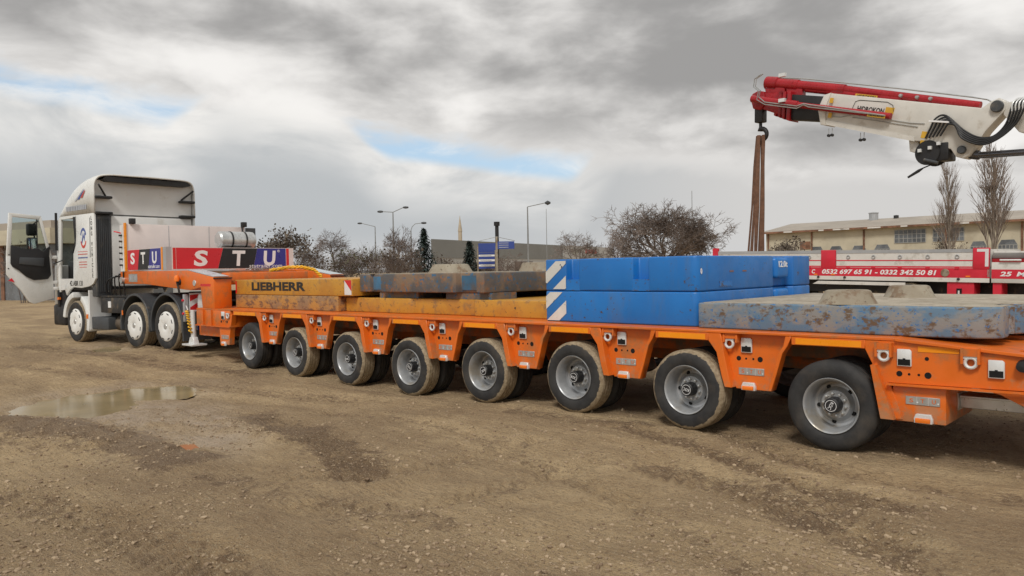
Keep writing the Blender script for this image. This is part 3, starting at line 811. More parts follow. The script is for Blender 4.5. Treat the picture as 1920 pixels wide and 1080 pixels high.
for yy in (D+.08, 9.62):
    tb(box(-17.9, -17.8, yy, yy+.12, 2.80, 2.92), 'work_lamp', m['dark'], head, bev=.01)
tb(MB().tube([(-17.8, 9.6, 2.8), (-17.75, 9.62, 2.5), (-17.75, 9.6, 2.2)], .02, 6), 'lamp_cable', m['hose'], head)
tb(box(-17.9, -17.84, 9.74, 9.98, 1.9, 2.78), 'end_shield', m['grey_pl'], head)
# fuel tank in the tray
b = MB(); pr = [(0, 8.34), (.15, 8.345), (.185, 8.38), (.19, 8.42), (.19, 9.12), (.185, 9.16), (.15, 9.195), (0, 9.2)]
tk = tb(MB().lathe(pr, 24, (-16.55, 0, 2.42)), 'fuel_tank', m['zinc'], smooth=35)
for yy in (8.62, 8.95): tb(MB().lathe([(.192, yy-.02), (.196, yy-.02), (.196, yy+.02), (.192, yy+.02)], 24, (-16.55, 0, 2.42)), 'tank_strap', m['dark'], tk)
tb(box(-16.7, -16.4, 8.45, 9.1, 1.98, 2.25), 'tank_cradle', m['dark'], tk)
# hoses, lamps and landing leg at the neck
yh = [(-14.3, 8.95, 1.66)]
b = MB()
for k in range(3):
    pth = []
    ctrl = [(-14.75, 8.55, 1.72), (-14.45, 8.78, 1.78), (-14.2, 8.98, 1.78), (-13.98, 9.12, 1.72), (-13.85, 9.2, 1.58)]
    for i in range(33):
        u = i/8.001; q = int(u); fr = u-q; a_, b_ = Vector(ctrl[q]), Vector(ctrl[q+1]); c_ = a_.lerp(b_, fr)
        ph = i*.9+k*2.09; pth.append((c_.x+.022*math.cos(ph), c_.y, c_.z+.022*math.sin(ph)))
    b.tube(pth, .02, 6)
o = tb(b, 'hose_bundle', m['yhose'], smooth=60); o['kind'] = 'stuff'
st = tb(box(-15.30, -15.22, D+.05, D+.14, .74, 1.28), 'lamp_post', m['grey_al'], bev=.008)
for zz in (.90, 1.16): tb(MB().lathe([(0, -.03), (.022, -.028), (.026, 0)], 14, (-15.26, D+.05, zz)), 'red_lamp', m['redlens'], st)
bd = tb(box(-15.20, -15.18, D+.14, D+.52, .70, 1.30), 'warning_board', m['white_tape'])
for k in range(3):
    z0 = .66+k*.24; b = MB()
    pl = [(D+.142, max(.702, min(1.298, z0))), (D+.518, max(.702, min(1.298, z0+.22))), (D+.518, max(.702, min(1.298, z0+.34))), (D+.142, max(.702, min(1.298, z0+.12)))]
    b.prism(pl, 'x', -15.179, -15.176); tb(b, 'red_stripe', m['red_tape'], bd)
tb(MB().lathe([(0, .93), (.13, .94), (.15, .98), (.15, 1.22), (.13, 1.28), (.06, 1.30), (.06, 1.36), (0, 1.36)], 24, (-14.88, D+.32, 0), axis='z'), 'air_cylinder', m['bright'], smooth=35)
tb(MB().lathe([(0, -.05), (.055, -.045), (.06, 0), (.045, .03)], 16, (-15.28, D, 1.52)), 'beacon_base', m['black'])
tb(MB().lathe([(.05, 1.535), (.055, 1.60), (.035, 1.65), (0, 1.66)], 16, (-15.28, D-.06, 0), axis='z'), 'beacon', m['lens'], smooth=40)
tb(MB().tube([(-15.28, D-.06, 1.54), (-15.27, D-.02, 1.30)], .022, 8), 'beacon_stem', m['dark'])
lg = MB(); lg.tube([(-14.86, D+.05, .36), (-14.86, D+.05, .98)], .05, 12); lg.box(-15.05, -14.62, D-.10, D+.20, .30, .335)
lg.prism([(-14.98, .335), (-14.74, .335), (-14.80, .46), (-14.92, .46)], 'y', D+.0, D+.10)
tb(lg, 'landing_leg', m['bright'], bev=.004, seg=1)
tb(MB().box(-14.95, -14.77, D+.06, D+.3, .70, .95), 'leg_mount', m['dark'])
b = MB(); pth = []
for k in range(60):
    t = k/59; pth.append((-14.98+.15*t+.03*math.cos(k*.9), D-.02+.03*math.sin(k*.9), .98-.45*t+.05*math.sin(t*3)))
tb(MB().tube(pth, .012, 6), 'coiled_air_line', m['yhose'], smooth=60)
tb(MB().tube([(-14.93, D-.02, .98), (-14.97, D-.03, 1.06), (-15.03, D, 1.04), (-15.05, D+.1, .9)], .012, 6), 'air_line_hook', m['bright'])
# tail: flat side panel behind the last wheel, box, beaver tail, ramp hinge
b = MB(); b.prism([(-2.345, 1.002), (-2.345, .925), (-2.289, .81), (-2.205, .36), (-2.05, .36), (-2.14, .63), (-2.165, .655), (.9, .70), (.9, .72), (-1.9, 1.002)], 'y', D+.0, D+.02)
tail = tb(b, 'tail_side_panel', m['orange'], bev=.004, seg=1)
b = MB(); b.prism([(-2.1, 1.004), (.95, .74), (.95, .765), (-2.1, 1.03)], 'y', D-.03, YF); tb(b, 'beaver_tail_deck', m['orange'], bev=.004, seg=1)
b = MB(); b.prism([(-2.16, .64), (.9, .675), (.9, .69), (-2.16, .655)], 'y', D-.045, D-.001); tb(b, 'lower_flange', m['orange'], tail)
b = MB(); b.prism([(-2.285, .80), (-2.245, .80), (-2.10, .36), (-2.205, .36)], 'y', D-.06, D-.001); tb(b, 'corner_flange', m['orange'], tail)
tb(box(-2.13, -1.73, D+.012, 7.75, .345, .645), 'tool_box', m['orange'], bev=.008)
tb(box(-1.93, -1.63, D-.004, D-.0005, .925, .972), 'reflective_strip', m['strip'], tail)
for xx, dz in ((-2.185, -.012), (-1.545, -.03)):
    for q in (-.058, .058): tb(box(xx+q-.009, xx+q+.009, D-.055, D-.001, .885+dz, 1.0+dz*.7), 'ring_cheek', m['orange'], tail)
    tb(box(xx-.05, xx+.05, D-.05, D-.001, .945+dz, .995+dz*.7), 'ring_lug', m['orange'], tail)
    obj('lashing_ring', ring_m, None, tail, tl(xx, D-.03, .895+dz), (0, 0, 0))
for xx, zz in ((-2.03, .873), (-1.375, .825)):
    obj('pocket_plate', pocket_me, None, tail, tl(xx, D-.001, zz)); obj('pocket_slot', slot_me, None, tail, tl(xx, D-.001, zz))
obj('bolt_holes', holes_me, None, tail, tl(-1.955, D-.001, .738))
tb(MB().lathe([(0, -.0015), (.016, -.0015), (.016, .001)], 14, (-1.865, D-.0005, .872)), 'bolt_holes', m['hole'], tail)
obj('name_plate', npm, None, trailer, tl(-1.90, D+.011, .525)); obj('plate_rivets', npl_me, None, trailer, tl(-1.90, D+.011, .525))
stu(trailer, -1.90, D+.0045, .526)
obj('marker_lamp', lamp_me, None, trailer, tl(-1.89, D+.011, .375)); obj('lamp_lens', ll, None, trailer, tl(-1.89, D+.011, .375))
tb(MB().lathe([(0, -.07), (.04, -.065), (.05, 0)], 16, (-1.20, D-.001, .86)), 'rubber_buffer', m['black'], tail)
b = MB(); b.prism([(-1.50, .66), (.9, .685), (.9, .30), (-.75, .28), (-1.0, .40), (-1.15, .52), (-1.35, .62)], 'y', D+.03, D+.06); tb(b, 'ramp_hinge_plate', m['orange'], bev=.004, seg=1)
b = box(-1.72, .6, 7.30, 7.55, .44, .545); b.box(-1.76, -1.72, 7.27, 7.58, .42, .565); b.box(-1.72, .6, 7.28, 7.299, .525, .545); tb(b, 'width_extension', m['zinc'], bev=.004, seg=1)
tb(MB().tube([(-1.35, 7.29, .56), (-1.25, 7.27, .48), (-.9, 7.27, .47)], .014, 6), 'locking_bar', m['bright'])
for k in range(5):
    b = MB(); yy = D+.15+k*.5; x0, x1 = -1.25, .9
    f = lambda x: 1.03-(x+2.1)*.0869
    b.prism([(x0, f(x0)+.002), (x1, f(x1)+.002), (x1, f(x1)+.014), (x0, f(x0)+.014)], 'y', yy, yy+.04); tb(b, 'grip_bar', m['orange'])
b = MB(); f = lambda x: 1.03-(x+2.1)*.0869
b.prism([(-1.15, f(-1.15)+.003), (-.75, f(-.75)+.003), (-.75, f(-.75)+.02), (-1.15, f(-1.15)+.02)], 'y', D+.28, D+.36); tb(b, 'deck_ring_plate', m['bright'])
b = torus(.04, .012, 16, 6, (-.95, D+.32, f(-.95)+.05)); tb(b, 'deck_ring', m['bright'], smooth=50)

# ------------------------------------------------------------------ counterweights
def slab(name, label, mat, x0, x1, y0, y1, z0, z1, outline=None, bev=.02, cat='counterweight'):
    o = Vector(((x0+x1)/2, (y0+y1)/2, z0))
    root = thing(name, label, cat, o)
    pl = outline or [(x0, y0), (x1, y0), (x1, y1), (x0, y1)]
    b = MB(); b.prism([(x-o.x, y-o.y) for x, y in pl], 'z', 0, z1-z0)
    b.build('body', mat, root, bev=bev, seg=3)
    return root, o
def loc(o, x, y, z): return (x-o.x, y-o.y, z-o.z)
def part(root, o, mb, name, mat, parent=None, **kw):
    mb.v = [(x-o.x, y-o.y, z-o.z) for x, y, z in mb.v]; return mb.build(name, mat, parent or root, **kw)
DZ = 1.031
def notched(x0, x1, y0, y1, fronts=(), ends=(), dep=.09):
    """plan of a slab: pockets cut in the near face (fronts) and in the right end (ends)"""
    p = [(x0, y0)]
    for a, b in fronts: p += [(a, y0), (a+.02, y0+dep), (b-.02, y0+dep), (b, y0)]
    p += [(x1-.07, y0), (x1-.035, y0+.009), (x1-.009, y0+.035), (x1, y0+.07)]
    for a, b in ends: p += [(x1, a), (x1-dep, a+.02), (x1-dep, b-.02), (x1, b)]
    p += [(x1, y1), (x0, y1)]
    return p
# blue pair: each a lower plate with pockets above
def blue_slab(label, z0, z1, upper):
    x0, x1, y0, y1 = -6.10, -4.07, 7.17, 10.0
    o = Vector(((x0+x1)/2, (y0+y1)/2, z0)); root = thing('counterweight', label, 'counterweight', o, group='blue counterweights')
    zp = z0+.13
    nt_ = notched(x0, x1, y0, y1, ((-5.79, -5.60), (-4.86, -4.66)) if upper else (), ((8.93, 9.50),), .10)
    part(root, o, MB().prism(nt_, 'z', z0, z1), 'body', m['blue'], bev=.018, seg=3)
    if upper:
        for a, b_ in ((-5.79, -5.60), (-4.86, -4.66)): part(root, o, MB().prism([(a-.02, y0+.003), (b_+.02, y0+.003), (b_-.01, y0+.11), (a+.01, y0+.11)], 'z', z0+.004, zp), 'pocket_floor', m['blue'])
    part(root, o, MB().prism([(x1-.09, 9.02), (x1-.004, 9.04), (x1-.004, 9.38), (x1-.09, 9.40)], 'z', z0+.10, z1-.02), 'lifting_lug', m['blue'], bev=.04, seg=4)
    return root, o
r, o = blue_slab('lower of the two stacked blue counterweight slabs, flush front face', DZ, 1.388, False)
def clip(poly, f):
    out = []
    for a, b in zip(poly, poly[1:]+poly[:1]):
        fa, fb_ = f(a), f(b)
        if fa >= 0: out.append(a)
        if (fa >= 0) != (fb_ >= 0): t = fa/(fa-fb_); out.append((a[0]+(b[0]-a[0])*t, a[1]+(b[1]-a[1])*t))
    return out
def stripes(r, o, z0, z1, n0):
    for a in (1.535, 1.245, .955):
        pl = [(-6.094, z0+.012), (-5.79, z0+.012), (-5.79, z1-.012), (-6.094, z1-.012)]
        pl = clip(pl, lambda q: q[1]-(a-.075+.8*(q[0]+6.1))); pl = clip(pl, lambda q: (a+.075+.8*(q[0]+6.1))-q[1]) if len(pl) > 2 else []
        if upper_pocket(r) and pl: pl = clip(pl, lambda q: -5.845-q[0]+(99 if q[1] < 1.5 else 0))
        if len(pl) > 2: part(r, o, MB().prism(pl, 'y', 7.1655, 7.1685), 'white_stripe', m['worn_white'])
def upper_pocket(r): return False
stripes(r, o, DZ, 1.388, -.06)
r, o = blue_slab('upper of the two stacked blue counterweight slabs, marked 12.0t', 1.392, 1.76, True)
stripes(r, o, 1.40, 1.752, -.10)
text('12.0t', m['white'], r, loc(o, -4.071, 9.21, 1.66), w=.24, h=.075, rot=ROT_REAR, bold=.02)
text('0', m['white'], r, loc(o, -4.066, 7.24, 1.60), w=.03, h=.06, rot=ROT_REAR, bold=.02)
part(r, o, box(-4.069, -4.064, 7.62, 7.9, 1.43, 1.49), 'casting_mark', m['blue'])
for yy in (7.85, 8.15): part(r, o, box(-4.072, -4.066, yy, yy+.09, 1.585, 1.60), 'rust_slot', m['rust'])
# big scuffed slab at the back
pl = [(-4.02, 7.08), (-1.75, 7.08), (-1.58, 7.11), (-1.44, 7.17), (-1.39, 7.24), (-1.39, 7.42), (-1.50, 7.44), (-1.50, 7.72), (-1.39, 7.74), (-1.10, 8.3), (-1.10, 9.0), (-1.39, 9.6), (-1.45, 9.82), (-1.7, 9.9), (-4.02, 9.9)]
r, o = slab('counterweight', 'scuffed blue-grey slab with a dusty top and two truncated cones', m['greyblue'], -4.02, -1.39, 7.08, 9.9, DZ, 1.285, pl, .018)
def inset(pl, k):
    cx = sum(p[0] for p in pl)/len(pl); cy = sum(p[1] for p in pl)/len(pl)
    return [(cx+(x-cx)*k, cy+(y-cy)*k) for x, y in pl]
part(r, o, MB().prism(inset(pl, .978), 'z', 1.284, 1.289), 'dusty_top', m['slabtop'])
part(r, o, MB().tube([(-1.47, 7.58, 1.05), (-1.47, 7.58, 1.27)], .09, 16), 'lifting_lug', m['greyblue'], smooth=50)
def cone(r, o, x, y, z, r0=.30, r1=.20, h=.12):
    part(r, o, MB().lathe([(r0, z), (r0-.01, z+.01), (r1+.01, z+h-.01), (r1-.015, z+h), (0, z+h)], 28, (x, y, 0), axis='z'), 'stacking_cone', m['cone'], smooth=35)
def cone_px(pxl, pxr, py, z):          # foot of a cone seen at (pxl..pxr, py) on a top at height z
    a, b = on_z(pxl, py, z), on_z(pxr, py, z); return (a+b)/2, (a-b).length/2
for pxl, pxr, py in ((1533, 1648, 569), (1655, 1756, 557)):
    c, rad = cone_px(pxl, pxr, py, 1.288)
    cone(r, o, c.x, c.y+.0, 1.288, min(.36, rad), min(.36, rad)*.72, .125)
# LIEBHERR pair at the front
r, o = slab('counterweight', 'rusty yellow slab under the slab lettered LIEBHERR', m['yrust'], -13.83, -10.55, 7.30, 9.85, DZ, 1.275, None, .015)
r, o = slab('counterweight', 'yellow slab lettered LIEBHERR on top of a rusty slab', m['yellow'], -13.83, -10.16, 7.30, 9.85, 1.279, 1.55, None, .012)
text('LIEBHERR', m['blacktxt'], r, loc(o, -12.35, 7.297, 1.43), w=1.75, h=.15, bold=.035)
part(r, o, box(-13.815, -13.77, 7.296, 7.2985, 1.30, 1.53), 'red_marker', m['red_tape'])
part(r, o, MB().prism([(-10.36, 1.30), (-10.18, 1.30), (-10.18, 1.53), (-10.36, 1.53)], 'y', 7.296, 7.2985), 'white_marker', m['white_tape'])
part(r, o, MB().prism([(-10.36, 1.53), (-10.18, 1.36), (-10.18, 1.53)], 'y', 7.2935, 7.2955), 'red_marker', m['red_tape'])
# low yellow slab with a set back middle
x0, x1, y0 = -10.50, -6.22, 7.42
pl = [(x0, y0), (-8.95, y0), (-8.90, y0+.05), (-7.62, y0+.05), (-7.57, y0), (x1, y0), (x1, 9.85), (x0, 9.85)]
r, o = slab('counterweight', 'low worn yellow slab with a recessed middle, under the grimy slab', m['yellow'], x0, x1, y0, 9.85, DZ, 1.255, pl, .015)
# grimy slab on spacers
x0, x1, y0, y1 = -10.13, -7.33, 7.36, 9.75
pl = [(x0, y0+.06), (-9.84, y0+.03), (-9.82, y0+.10), (-9.55, y0+.09), (-9.53, y0), (-7.88, y0), (-7.86, y0+.10), (-7.50, y0+.10), (-7.48, y0), (x1, y0), (x1+.0, y0+.6), (x1+.0, y1), (x0, y1)]
r, o = slab('counterweight', 'grimy grey slab with traces of orange and blue paint, raised on spacers', m['darkslab'], x0, x1, y0, y1, 1.345, 1.62, pl, .018)
part(r, o, MB().prism(inset(pl, .97), 'z', 1.619, 1.625), 'dusty_top', m['slabtop'])
for xa in (-9.7, -8.2): part(r, o, box(xa, xa+.9, y0+.12, y0+.6, 1.256, 1.346), 'spacer', m['darkslab'])
part(r, o, box(-9.7, -7.5, 9.1, 9.6, 1.256, 1.346), 'spacer', m['darkslab'])
for xa, xb in ((-9.81, -9.56), (-7.84, -7.52)):
    part(r, o, box(xa, xb, y0+.085, y0+.099, 1.38, 1.58), 'blue_pocket_face', paint('old_blue_paint', (.05, .15, .26), .6, var=.3, dirt=(.1, .08, .06), amt=.5))
for pxl, pxr, py in ((800, 862, 510),):
    cone(r, o, -9.2, 8.5, 1.624, .36, .27, .13)
cone(r, o, -7.75, 9.0, 1.624, .34, .27, .13)

# ------------------------------------------------------------------ the tractor unit (own frame: forward = -X, near side y = 0)
TYAW = R(5); TP = (-15.95, 6.92); TH_ = (-math.cos(TYAW), -math.sin(TYAW))
truck = thing('tractor_truck', 'white three axle tractor truck with its driver door swung open', 'truck', (TP[0], TP[1], 0), (0, 0, TYAW))
def kb(mb, name, mat, parent=None, **kw): return mb.build(name, mat, parent or truck, **kw)
def tw(t, y):                      # truck frame -> world xy
    return (TP[0]-t*math.cos(TYAW)-y*math.sin(TYAW)*-1*-1 if False else TP[0]+(-t)*math.cos(TYAW)-y*math.sin(TYAW), TP[1]+(-t)*math.sin(TYAW)+y*math.cos(TYAW))
def T(poly): return [(-t, z) for t, z in poly]      # (forward, z) -> (x, z)
# wheels
ttyre = MB()
Rt, Rr, Wd = .49, .30, .30
prof = [(Rr, .02), (Rr+.015, .006), (Rr+.05, -.006), (Rt-.06, -.004), (Rt-.02, .014), (Rt-.003, .04)]
for k in range(1, 5): prof += [(Rt, k*.06-.01), (Rt-.014, k*.06-.006), (Rt-.014, k*.06+.006), (Rt, k*.06+.01)]
prof += [(Rt-.003, Wd-.04), (Rt-.02, Wd-.014), (Rt-.06, Wd+.004), (Rr+.05, Wd+.006), (Rr, Wd-.02)]
ttyre.lathe(prof, 56); ttyre_me = ttyre.mesh('tyre', 35); ttyre_me.materials.append(m['tyre_truck'])
trim = MB(); trim.lathe([(.30, .02), (.305, .0), (.295, -.012), (.27, -.02), (.22, -.03), (.14, -.034), (.075, -.03), (.06, -.024)], 48)
trim_me = trim.mesh('wheel_trim', 35); trim_me.materials.append(m['cap'])
ctr = MB(); ctr.lathe([(.06, -.024), (.055, -.03), (.0, -.032)], 20); ctr_me = ctr.mesh('trim_centre', 35); ctr_me.materials.append(m['zinc'])
slt = MB()
for k in range(8):
    a = 2*math.pi*k/8
    pl = [(.262*math.cos(a+d)*s, .262*math.sin(a+d)*s) for d, s in ((-.16, 1.06), (.16, 1.06), (.13, .98), (-.13, .98))]
    slt.prism(pl, 'y', -.0245, -.015)
slt_me = slt.mesh('trim_slots'); slt_me.materials.append(m['hole'])
drm = MB(); drm.lathe([(.30, .03), (.30, .28), (.22, .28), (.22, .1), (0, .1)], 32); drm_me = drm.mesh('wheel', 35); drm_me.materials.append(m['dark'])
for t in (0.02, 1.30, 4.08):
    for y, flip in ((0, 0), (2.5, 1)):
        xw, yw = tw(t, y)
        zz = gz(*tw(t, .15))+Rt-.02
        w = obj('wheel', drm_me, None, truck, (-t, y, zz), (0, random.random()*6, math.pi if flip else 0))
        obj('tyre', ttyre_me, None, w)
        if not flip:
            obj('wheel_trim', trim_me, None, w, (0, .0, 0)); obj('trim_centre', ctr_me, None, w)
            o = obj('trim_slots', slt_me, None, w); o['kind'] = 'stuff'
        if t < 2:
            w2 = obj('wheel', drm_me, None, truck, (-t, y+(.34 if not flip else -.34), zz), (0, 0, math.pi if flip else 0)); obj('tyre', ttyre_me, None, w2)
    kb(MB().tube([(-t, .1, zz), (-t, 2.4, zz)], .08, 10), 'axle', m['dark'])
# chassis
for y in (.80, 1.62): kb(box(-4.9, .75, y, y+.08, .82, 1.10), 'chassis_rail', m['dark'])
kb(box(-.75, .1, .9, 1.6, 1.10, 1.30), 'fifth_wheel', m['dark'], bev=.03)
kb(box(-2.9, .7, .5, 2.0, 1.10, 1.14), 'catwalk', m['dark'])
# rear mudguards and flap
for t in (.02, 1.30):
    for y0 in (-.01, 1.9):
        zc_ = gz(*tw(t, .15))+Rt
        b = MB(); n = 20; out = []; inn = []
        for k in range(n+1):
            a = R(-12)+R(204)*k/n; out.append((-t+.63*math.cos(a), zc_+.0+.66*math.sin(a))); inn.append((-t+.585*math.cos(a), zc_+.615*math.sin(a)))
        b.prism(out+inn[::-1], 'y', y0, y0+.62); kb(b, 'mudguard', m['grey_pl'], bev=.006, seg=1)
kb(box(.58, .62, .0, .62, .35, .95), 'mud_flap', m['grey_pl'])
kb(box(.60, .68, .15, 2.35, .72, .86), 'rear_bumper', m['dark'])
pl_ = kb(box(.685, .695, .25, .75, .56, .68), 'number_plate', m['white']); kb(box(.6955, .697, .25, .31, .56, .68), 'plate_band', m['s_blue'], pl_)
text('42 AB', m['blacktxt'], pl_, (.6965, .53, .62), w=.32, h=.08, rot=ROT_REAR, bold=.02)
# side equipment between the axles
kb(MB().tube([(-1.92, .38, .60), (-2.05, .38, .60), (-2.7, .38, .60), (-2.78, .38, .60)], [.13, .17, .17, .12], 20), 'exhaust_silencer', paint('sooty_steel', (.16, .13, .10), .6, .3, var=.3, scale=4), smooth=50)
kb(MB().lathe([(0, .205), (.065, .205), (.07, .22)], 18, (-2.15, 0, .60)), 'exhaust_outlet', m['hole'])
kb(box(-3.42, -2.62, .06, .6, .46, .74), 'side_tank', m['grey_pl'], bev=.02)
kb(box(-3.05, -1.95, .10, .65, .84, 1.18), 'battery_box', m['dark'], bev=.02)
kb(box(-2.66, -2.54, .085, .099, .96, 1.10), 'white_label', m['white'])
kb(box(-3.3, -1.75, .12, .6, 1.19, 1.23), 'step_plate', m['dark'])
b = MB()
for k in range(5): b.hose([(-2.9+.2*k, .2, 1.2), (-2.85+.2*k, .15, 1.5+.06*k), (-2.6+.12*k, .25, 1.65), (-2.2, .6, 1.6)], .016, 6)
o = kb(b, 'brake_hoses', m['hose']); o['kind'] = 'stuff'
kb(box(-1.84, -1.80, -.012, .0, .82, .92), 'side_marker', m['lens'])
# cab
y0, y1 = .02, 2.48
RW = 3.08                                    # rear edge of the side panels
rear_q = [(RW, 1.62), (RW, 3.10), (4.00, 3.10), (3.99, 2.62), (4.03, 2.40), (4.16, 2.2), (4.20, 1.62), (4.30, 1.56), (4.68, 1.46), (4.66, 1.36), (4.58, 1.22), (4.4, 1.36), (4.2, 1.42), (3.8, 1.40), (3.40, 1.44), (3.2, 1.50)]
qp = kb(MB().prism(T(rear_q), 'y', y0, y0+.05), 'quarter_panel', m['cab'], bev=.01, seg=2)
kb(MB().prism(T(rear_q), 'y', y1-.05, y1), 'quarter_panel', m['cab'], bev=.01, seg=2)
front_p = [(4.80, 3.10), (4.94, 3.02), (5.12, 1.55), (5.12, 1.30), (4.90, 1.30), (4.90, 1.60), (4.78, 2.9)]
for ya, yb in ((y0, y0+.05), (y1-.05, y1)):
    kb(MB().prism(T(front_p), 'y', ya, yb), 'front_pillar', m['cab'], bev=.008)
kb(MB().prism(T([(4.0, 3.10), (4.82, 3.10), (4.78, 3.03), (4.0, 3.04)]), 'y', y0, y0+.05), 'door_header', m['cab'])
kb(MB().prism(T([(4.2, 1.62), (4.92, 1.62), (4.92, 1.34), (4.66, 1.36), (4.68, 1.46), (4.30, 1.56)]), 'y', y0+.004, y0+.05), 'door_sill', m['cab2'])
kb(MB().prism(T([(3.98, 3.06), (4.12, 3.06), (4.06, 2.5), (4.20, 2.22), (4.03, 2.40), (3.985, 2.6)]), 'y', y0-.006, y0+.03), 'window_trim', m['black'])
# far door
kb(MB().prism(T([(4.0, 2.15), (4.9, 2.15), (4.92, 1.34), (4.0, 1.4)]), 'y', y1-.05, y1-.01), 'far_door', m['cab'])
kb(MB().prism(T([(4.0, 3.08), (4.80, 3.08), (4.90, 2.15), (4.0, 2.15)]), 'y', y1-.035, y1-.03), 'far_window', m['glass'])
# front: grille wall, windscreen, bumper
kb(MB().prism(T([(5.12, 1.95), (5.28, 1.95), (5.34, 1.0), (5.14, 1.0)]), 'y', y0+.03, y1-.03), 'grille_panel', m['cab'], bev=.03)
kb(MB().prism(T([(4.92, 3.06), (4.935, 3.06), (5.20, 1.95), (5.18, 1.95)]), 'y', y0+.05, y1-.05), 'windscreen', m['glass'])
kb(box(-5.36, -4.72, .03, 2.47, .50, 1.0), 'bumper', m['black'], bev=.05, seg=3)
kb(box(-4.98, -4.70, .05, .55, .55, 1.30), 'entry_steps', m['black'], bev=.02)
kb(box(-5.05, -4.95, .0, .06, .95, 1.35), 'corner_trim', m['black'], bev=.02)
kb(box(-5.0, -4.92, -.02, .03, 1.12, 1.18), 'side_indicator', m['lens'])
# cab inside
kb(box(-5.0, -3.12, y0+.06, y1-.06, 1.36, 1.42), 'cab_floor', m['black'])
kb(box(-3.42, -3.36, y0+.06, y1-.06, 1.42, 3.70), 'rear_wall', m['cab2'])
kb(box(-3.50, -3.44, y0+.06, y1-.06, 1.42, 3.06), 'inner_lining', m['black'])
kb(box(-5.1, -4.62, y0+.25, y1-.1, 1.42, 2.05), 'dashboard', m['black'], bev=.06)
seat = MB(); seat.box(-4.35, -3.75, .35, .95, 1.6, 1.98); seat.prism(T([(3.62, 1.95), (3.85, 1.95), (3.72, 2.75), (3.55, 2.75)]), 'y', .36, .94)
kb(seat, 'driver_seat', m['black'], bev=.06, seg=2)
kb(torus(.21, .016, 24, 8, (0, 0, 0)), 'steering_wheel', m['black'], smooth=60, loc=(-4.52, .65, 2.15)).rotation_euler = (R(90), R(25), R(0))
# front wheel arch in white
zc_ = gz(*tw(4.08, .15))+Rt-.02
def arc(t, zc__, r0, r1, a0, a1, n=16):
    o_, i_ = [], []
    for k in range(n+1):
        a = R(a0+(a1-a0)*k/n); o_.append((-t+r1*math.cos(a), zc__+r1*math.sin(a))); i_.append((-t+r0*math.cos(a), zc__+r0*math.sin(a)))
    return o_+i_[::-1]
kb(MB().prism(arc(4.08, zc_, .56, .68, -18, 62), 'y', -.01, .45), 'rear_fender', m['cab'], bev=.012)
kb(MB().prism(arc(4.08, zc_, .57, .70, 100, 172), 'y', .0, .45), 'front_fender', m['cab'], bev=.012)
kb(box(-3.46, -3.40, .02, .5, .45, 1.35), 'fender_plate', m['cab2'])
kb(box(-3.50, -3.42, -.022, -.01, .70, .80), 'side_reflector', m['lens'])
# roof deflector: a shell open to the rear
def roof_shell():
    b = MB(); rows = [(2.86, 3.99), (3.0, 4.0), (3.3, 3.99), (3.6, 3.95), (3.9, 3.87), (4.15, 3.76), (4.38, 3.60), (4.58, 3.42), (4.74, 3.25), (4.84, 3.13)]
    ny = 29; v = []
    for t, zt in rows:
        for k in range(ny):
            a = math.pi*k/(ny-1); c, q = math.cos(a), math.sin(a)
            u = -math.copysign(abs(c)**.20, c) if abs(c) > 1e-6 else 0.0
            w = q**.27 if q > 1e-6 else 0.0
            tt = t+(3.06-t)*abs(u)**3 if t < 3.05 else t-(t-3.06)*.0
            v.append((-tt, 1.25+u*1.23, 3.10+(zt-3.10)*w))
    f = [(i*ny+j, i*ny+j+1, (i+1)*ny+j+1, (i+1)*ny+j) for i in range(len(rows)-1) for j in range(ny-1)]
    return b.add(v, f)
rs = kb(roof_shell(), 'roof_deflector', m['cab'], smooth=50)
md = rs.modifiers.new('thickness', 'SOLIDIFY'); md.thickness = .035; md.offset = -1
kb(box(-3.24, -3.16, y0+.05, y1-.05, 3.06, 3.86), 'deflector_back_wall', m['cab2'])
kb(box(-4.86, -3.36, y0+.05, y1-.05, 3.06, 3.10), 'cab_roof', m['cab2'])
kb(box(-3.158, -3.152, y0+.06, y1-.06, 3.065, 3.085), 'wall_seam', m['dark'])
# black trim under the lip and stays
b = MB(); b.prism([(.20, 3.86), (.28, 3.93), (2.22, 3.93), (2.30, 3.86), (2.2, 3.82), (.30, 3.82)], 'x', -3.158, -2.93); kb(b, 'lip_underside', m['black'])
for side in (0, 1):
    yy = lambda v: v if not side else 2.5-v
    kb(MB().tube([(-2.98, yy(.10), 3.74), (-3.17, yy(.34), 3.50)], .022, 6), 'stay', m['black'])
    for zz in (3.46, 3.10):
        b = MB(); ys = sorted((yy(.05), yy(.42)))
        b.box(-3.155, -2.99, ys[0], ys[1], zz-.03, zz+.03); kb(b, 'stay_bracket', m['black'], bev=.02)
# slatted intake at the rear corner
itk = kb(box(-3.34, -3.10, .06, .40, 1.20, 3.06), 'air_intake', m['grey_pl'], bev=.015)
for k in range(7): kb(box(-3.10, -3.085, .085+k*.043, .105+k*.043, 1.30, 2.98), 'intake_rib', m['grey_pl'], itk)
kb(box(-3.35, -3.10, .42, 2.4, 1.42, 3.05), 'sleeper_wall', m['cab2'], bev=.03)
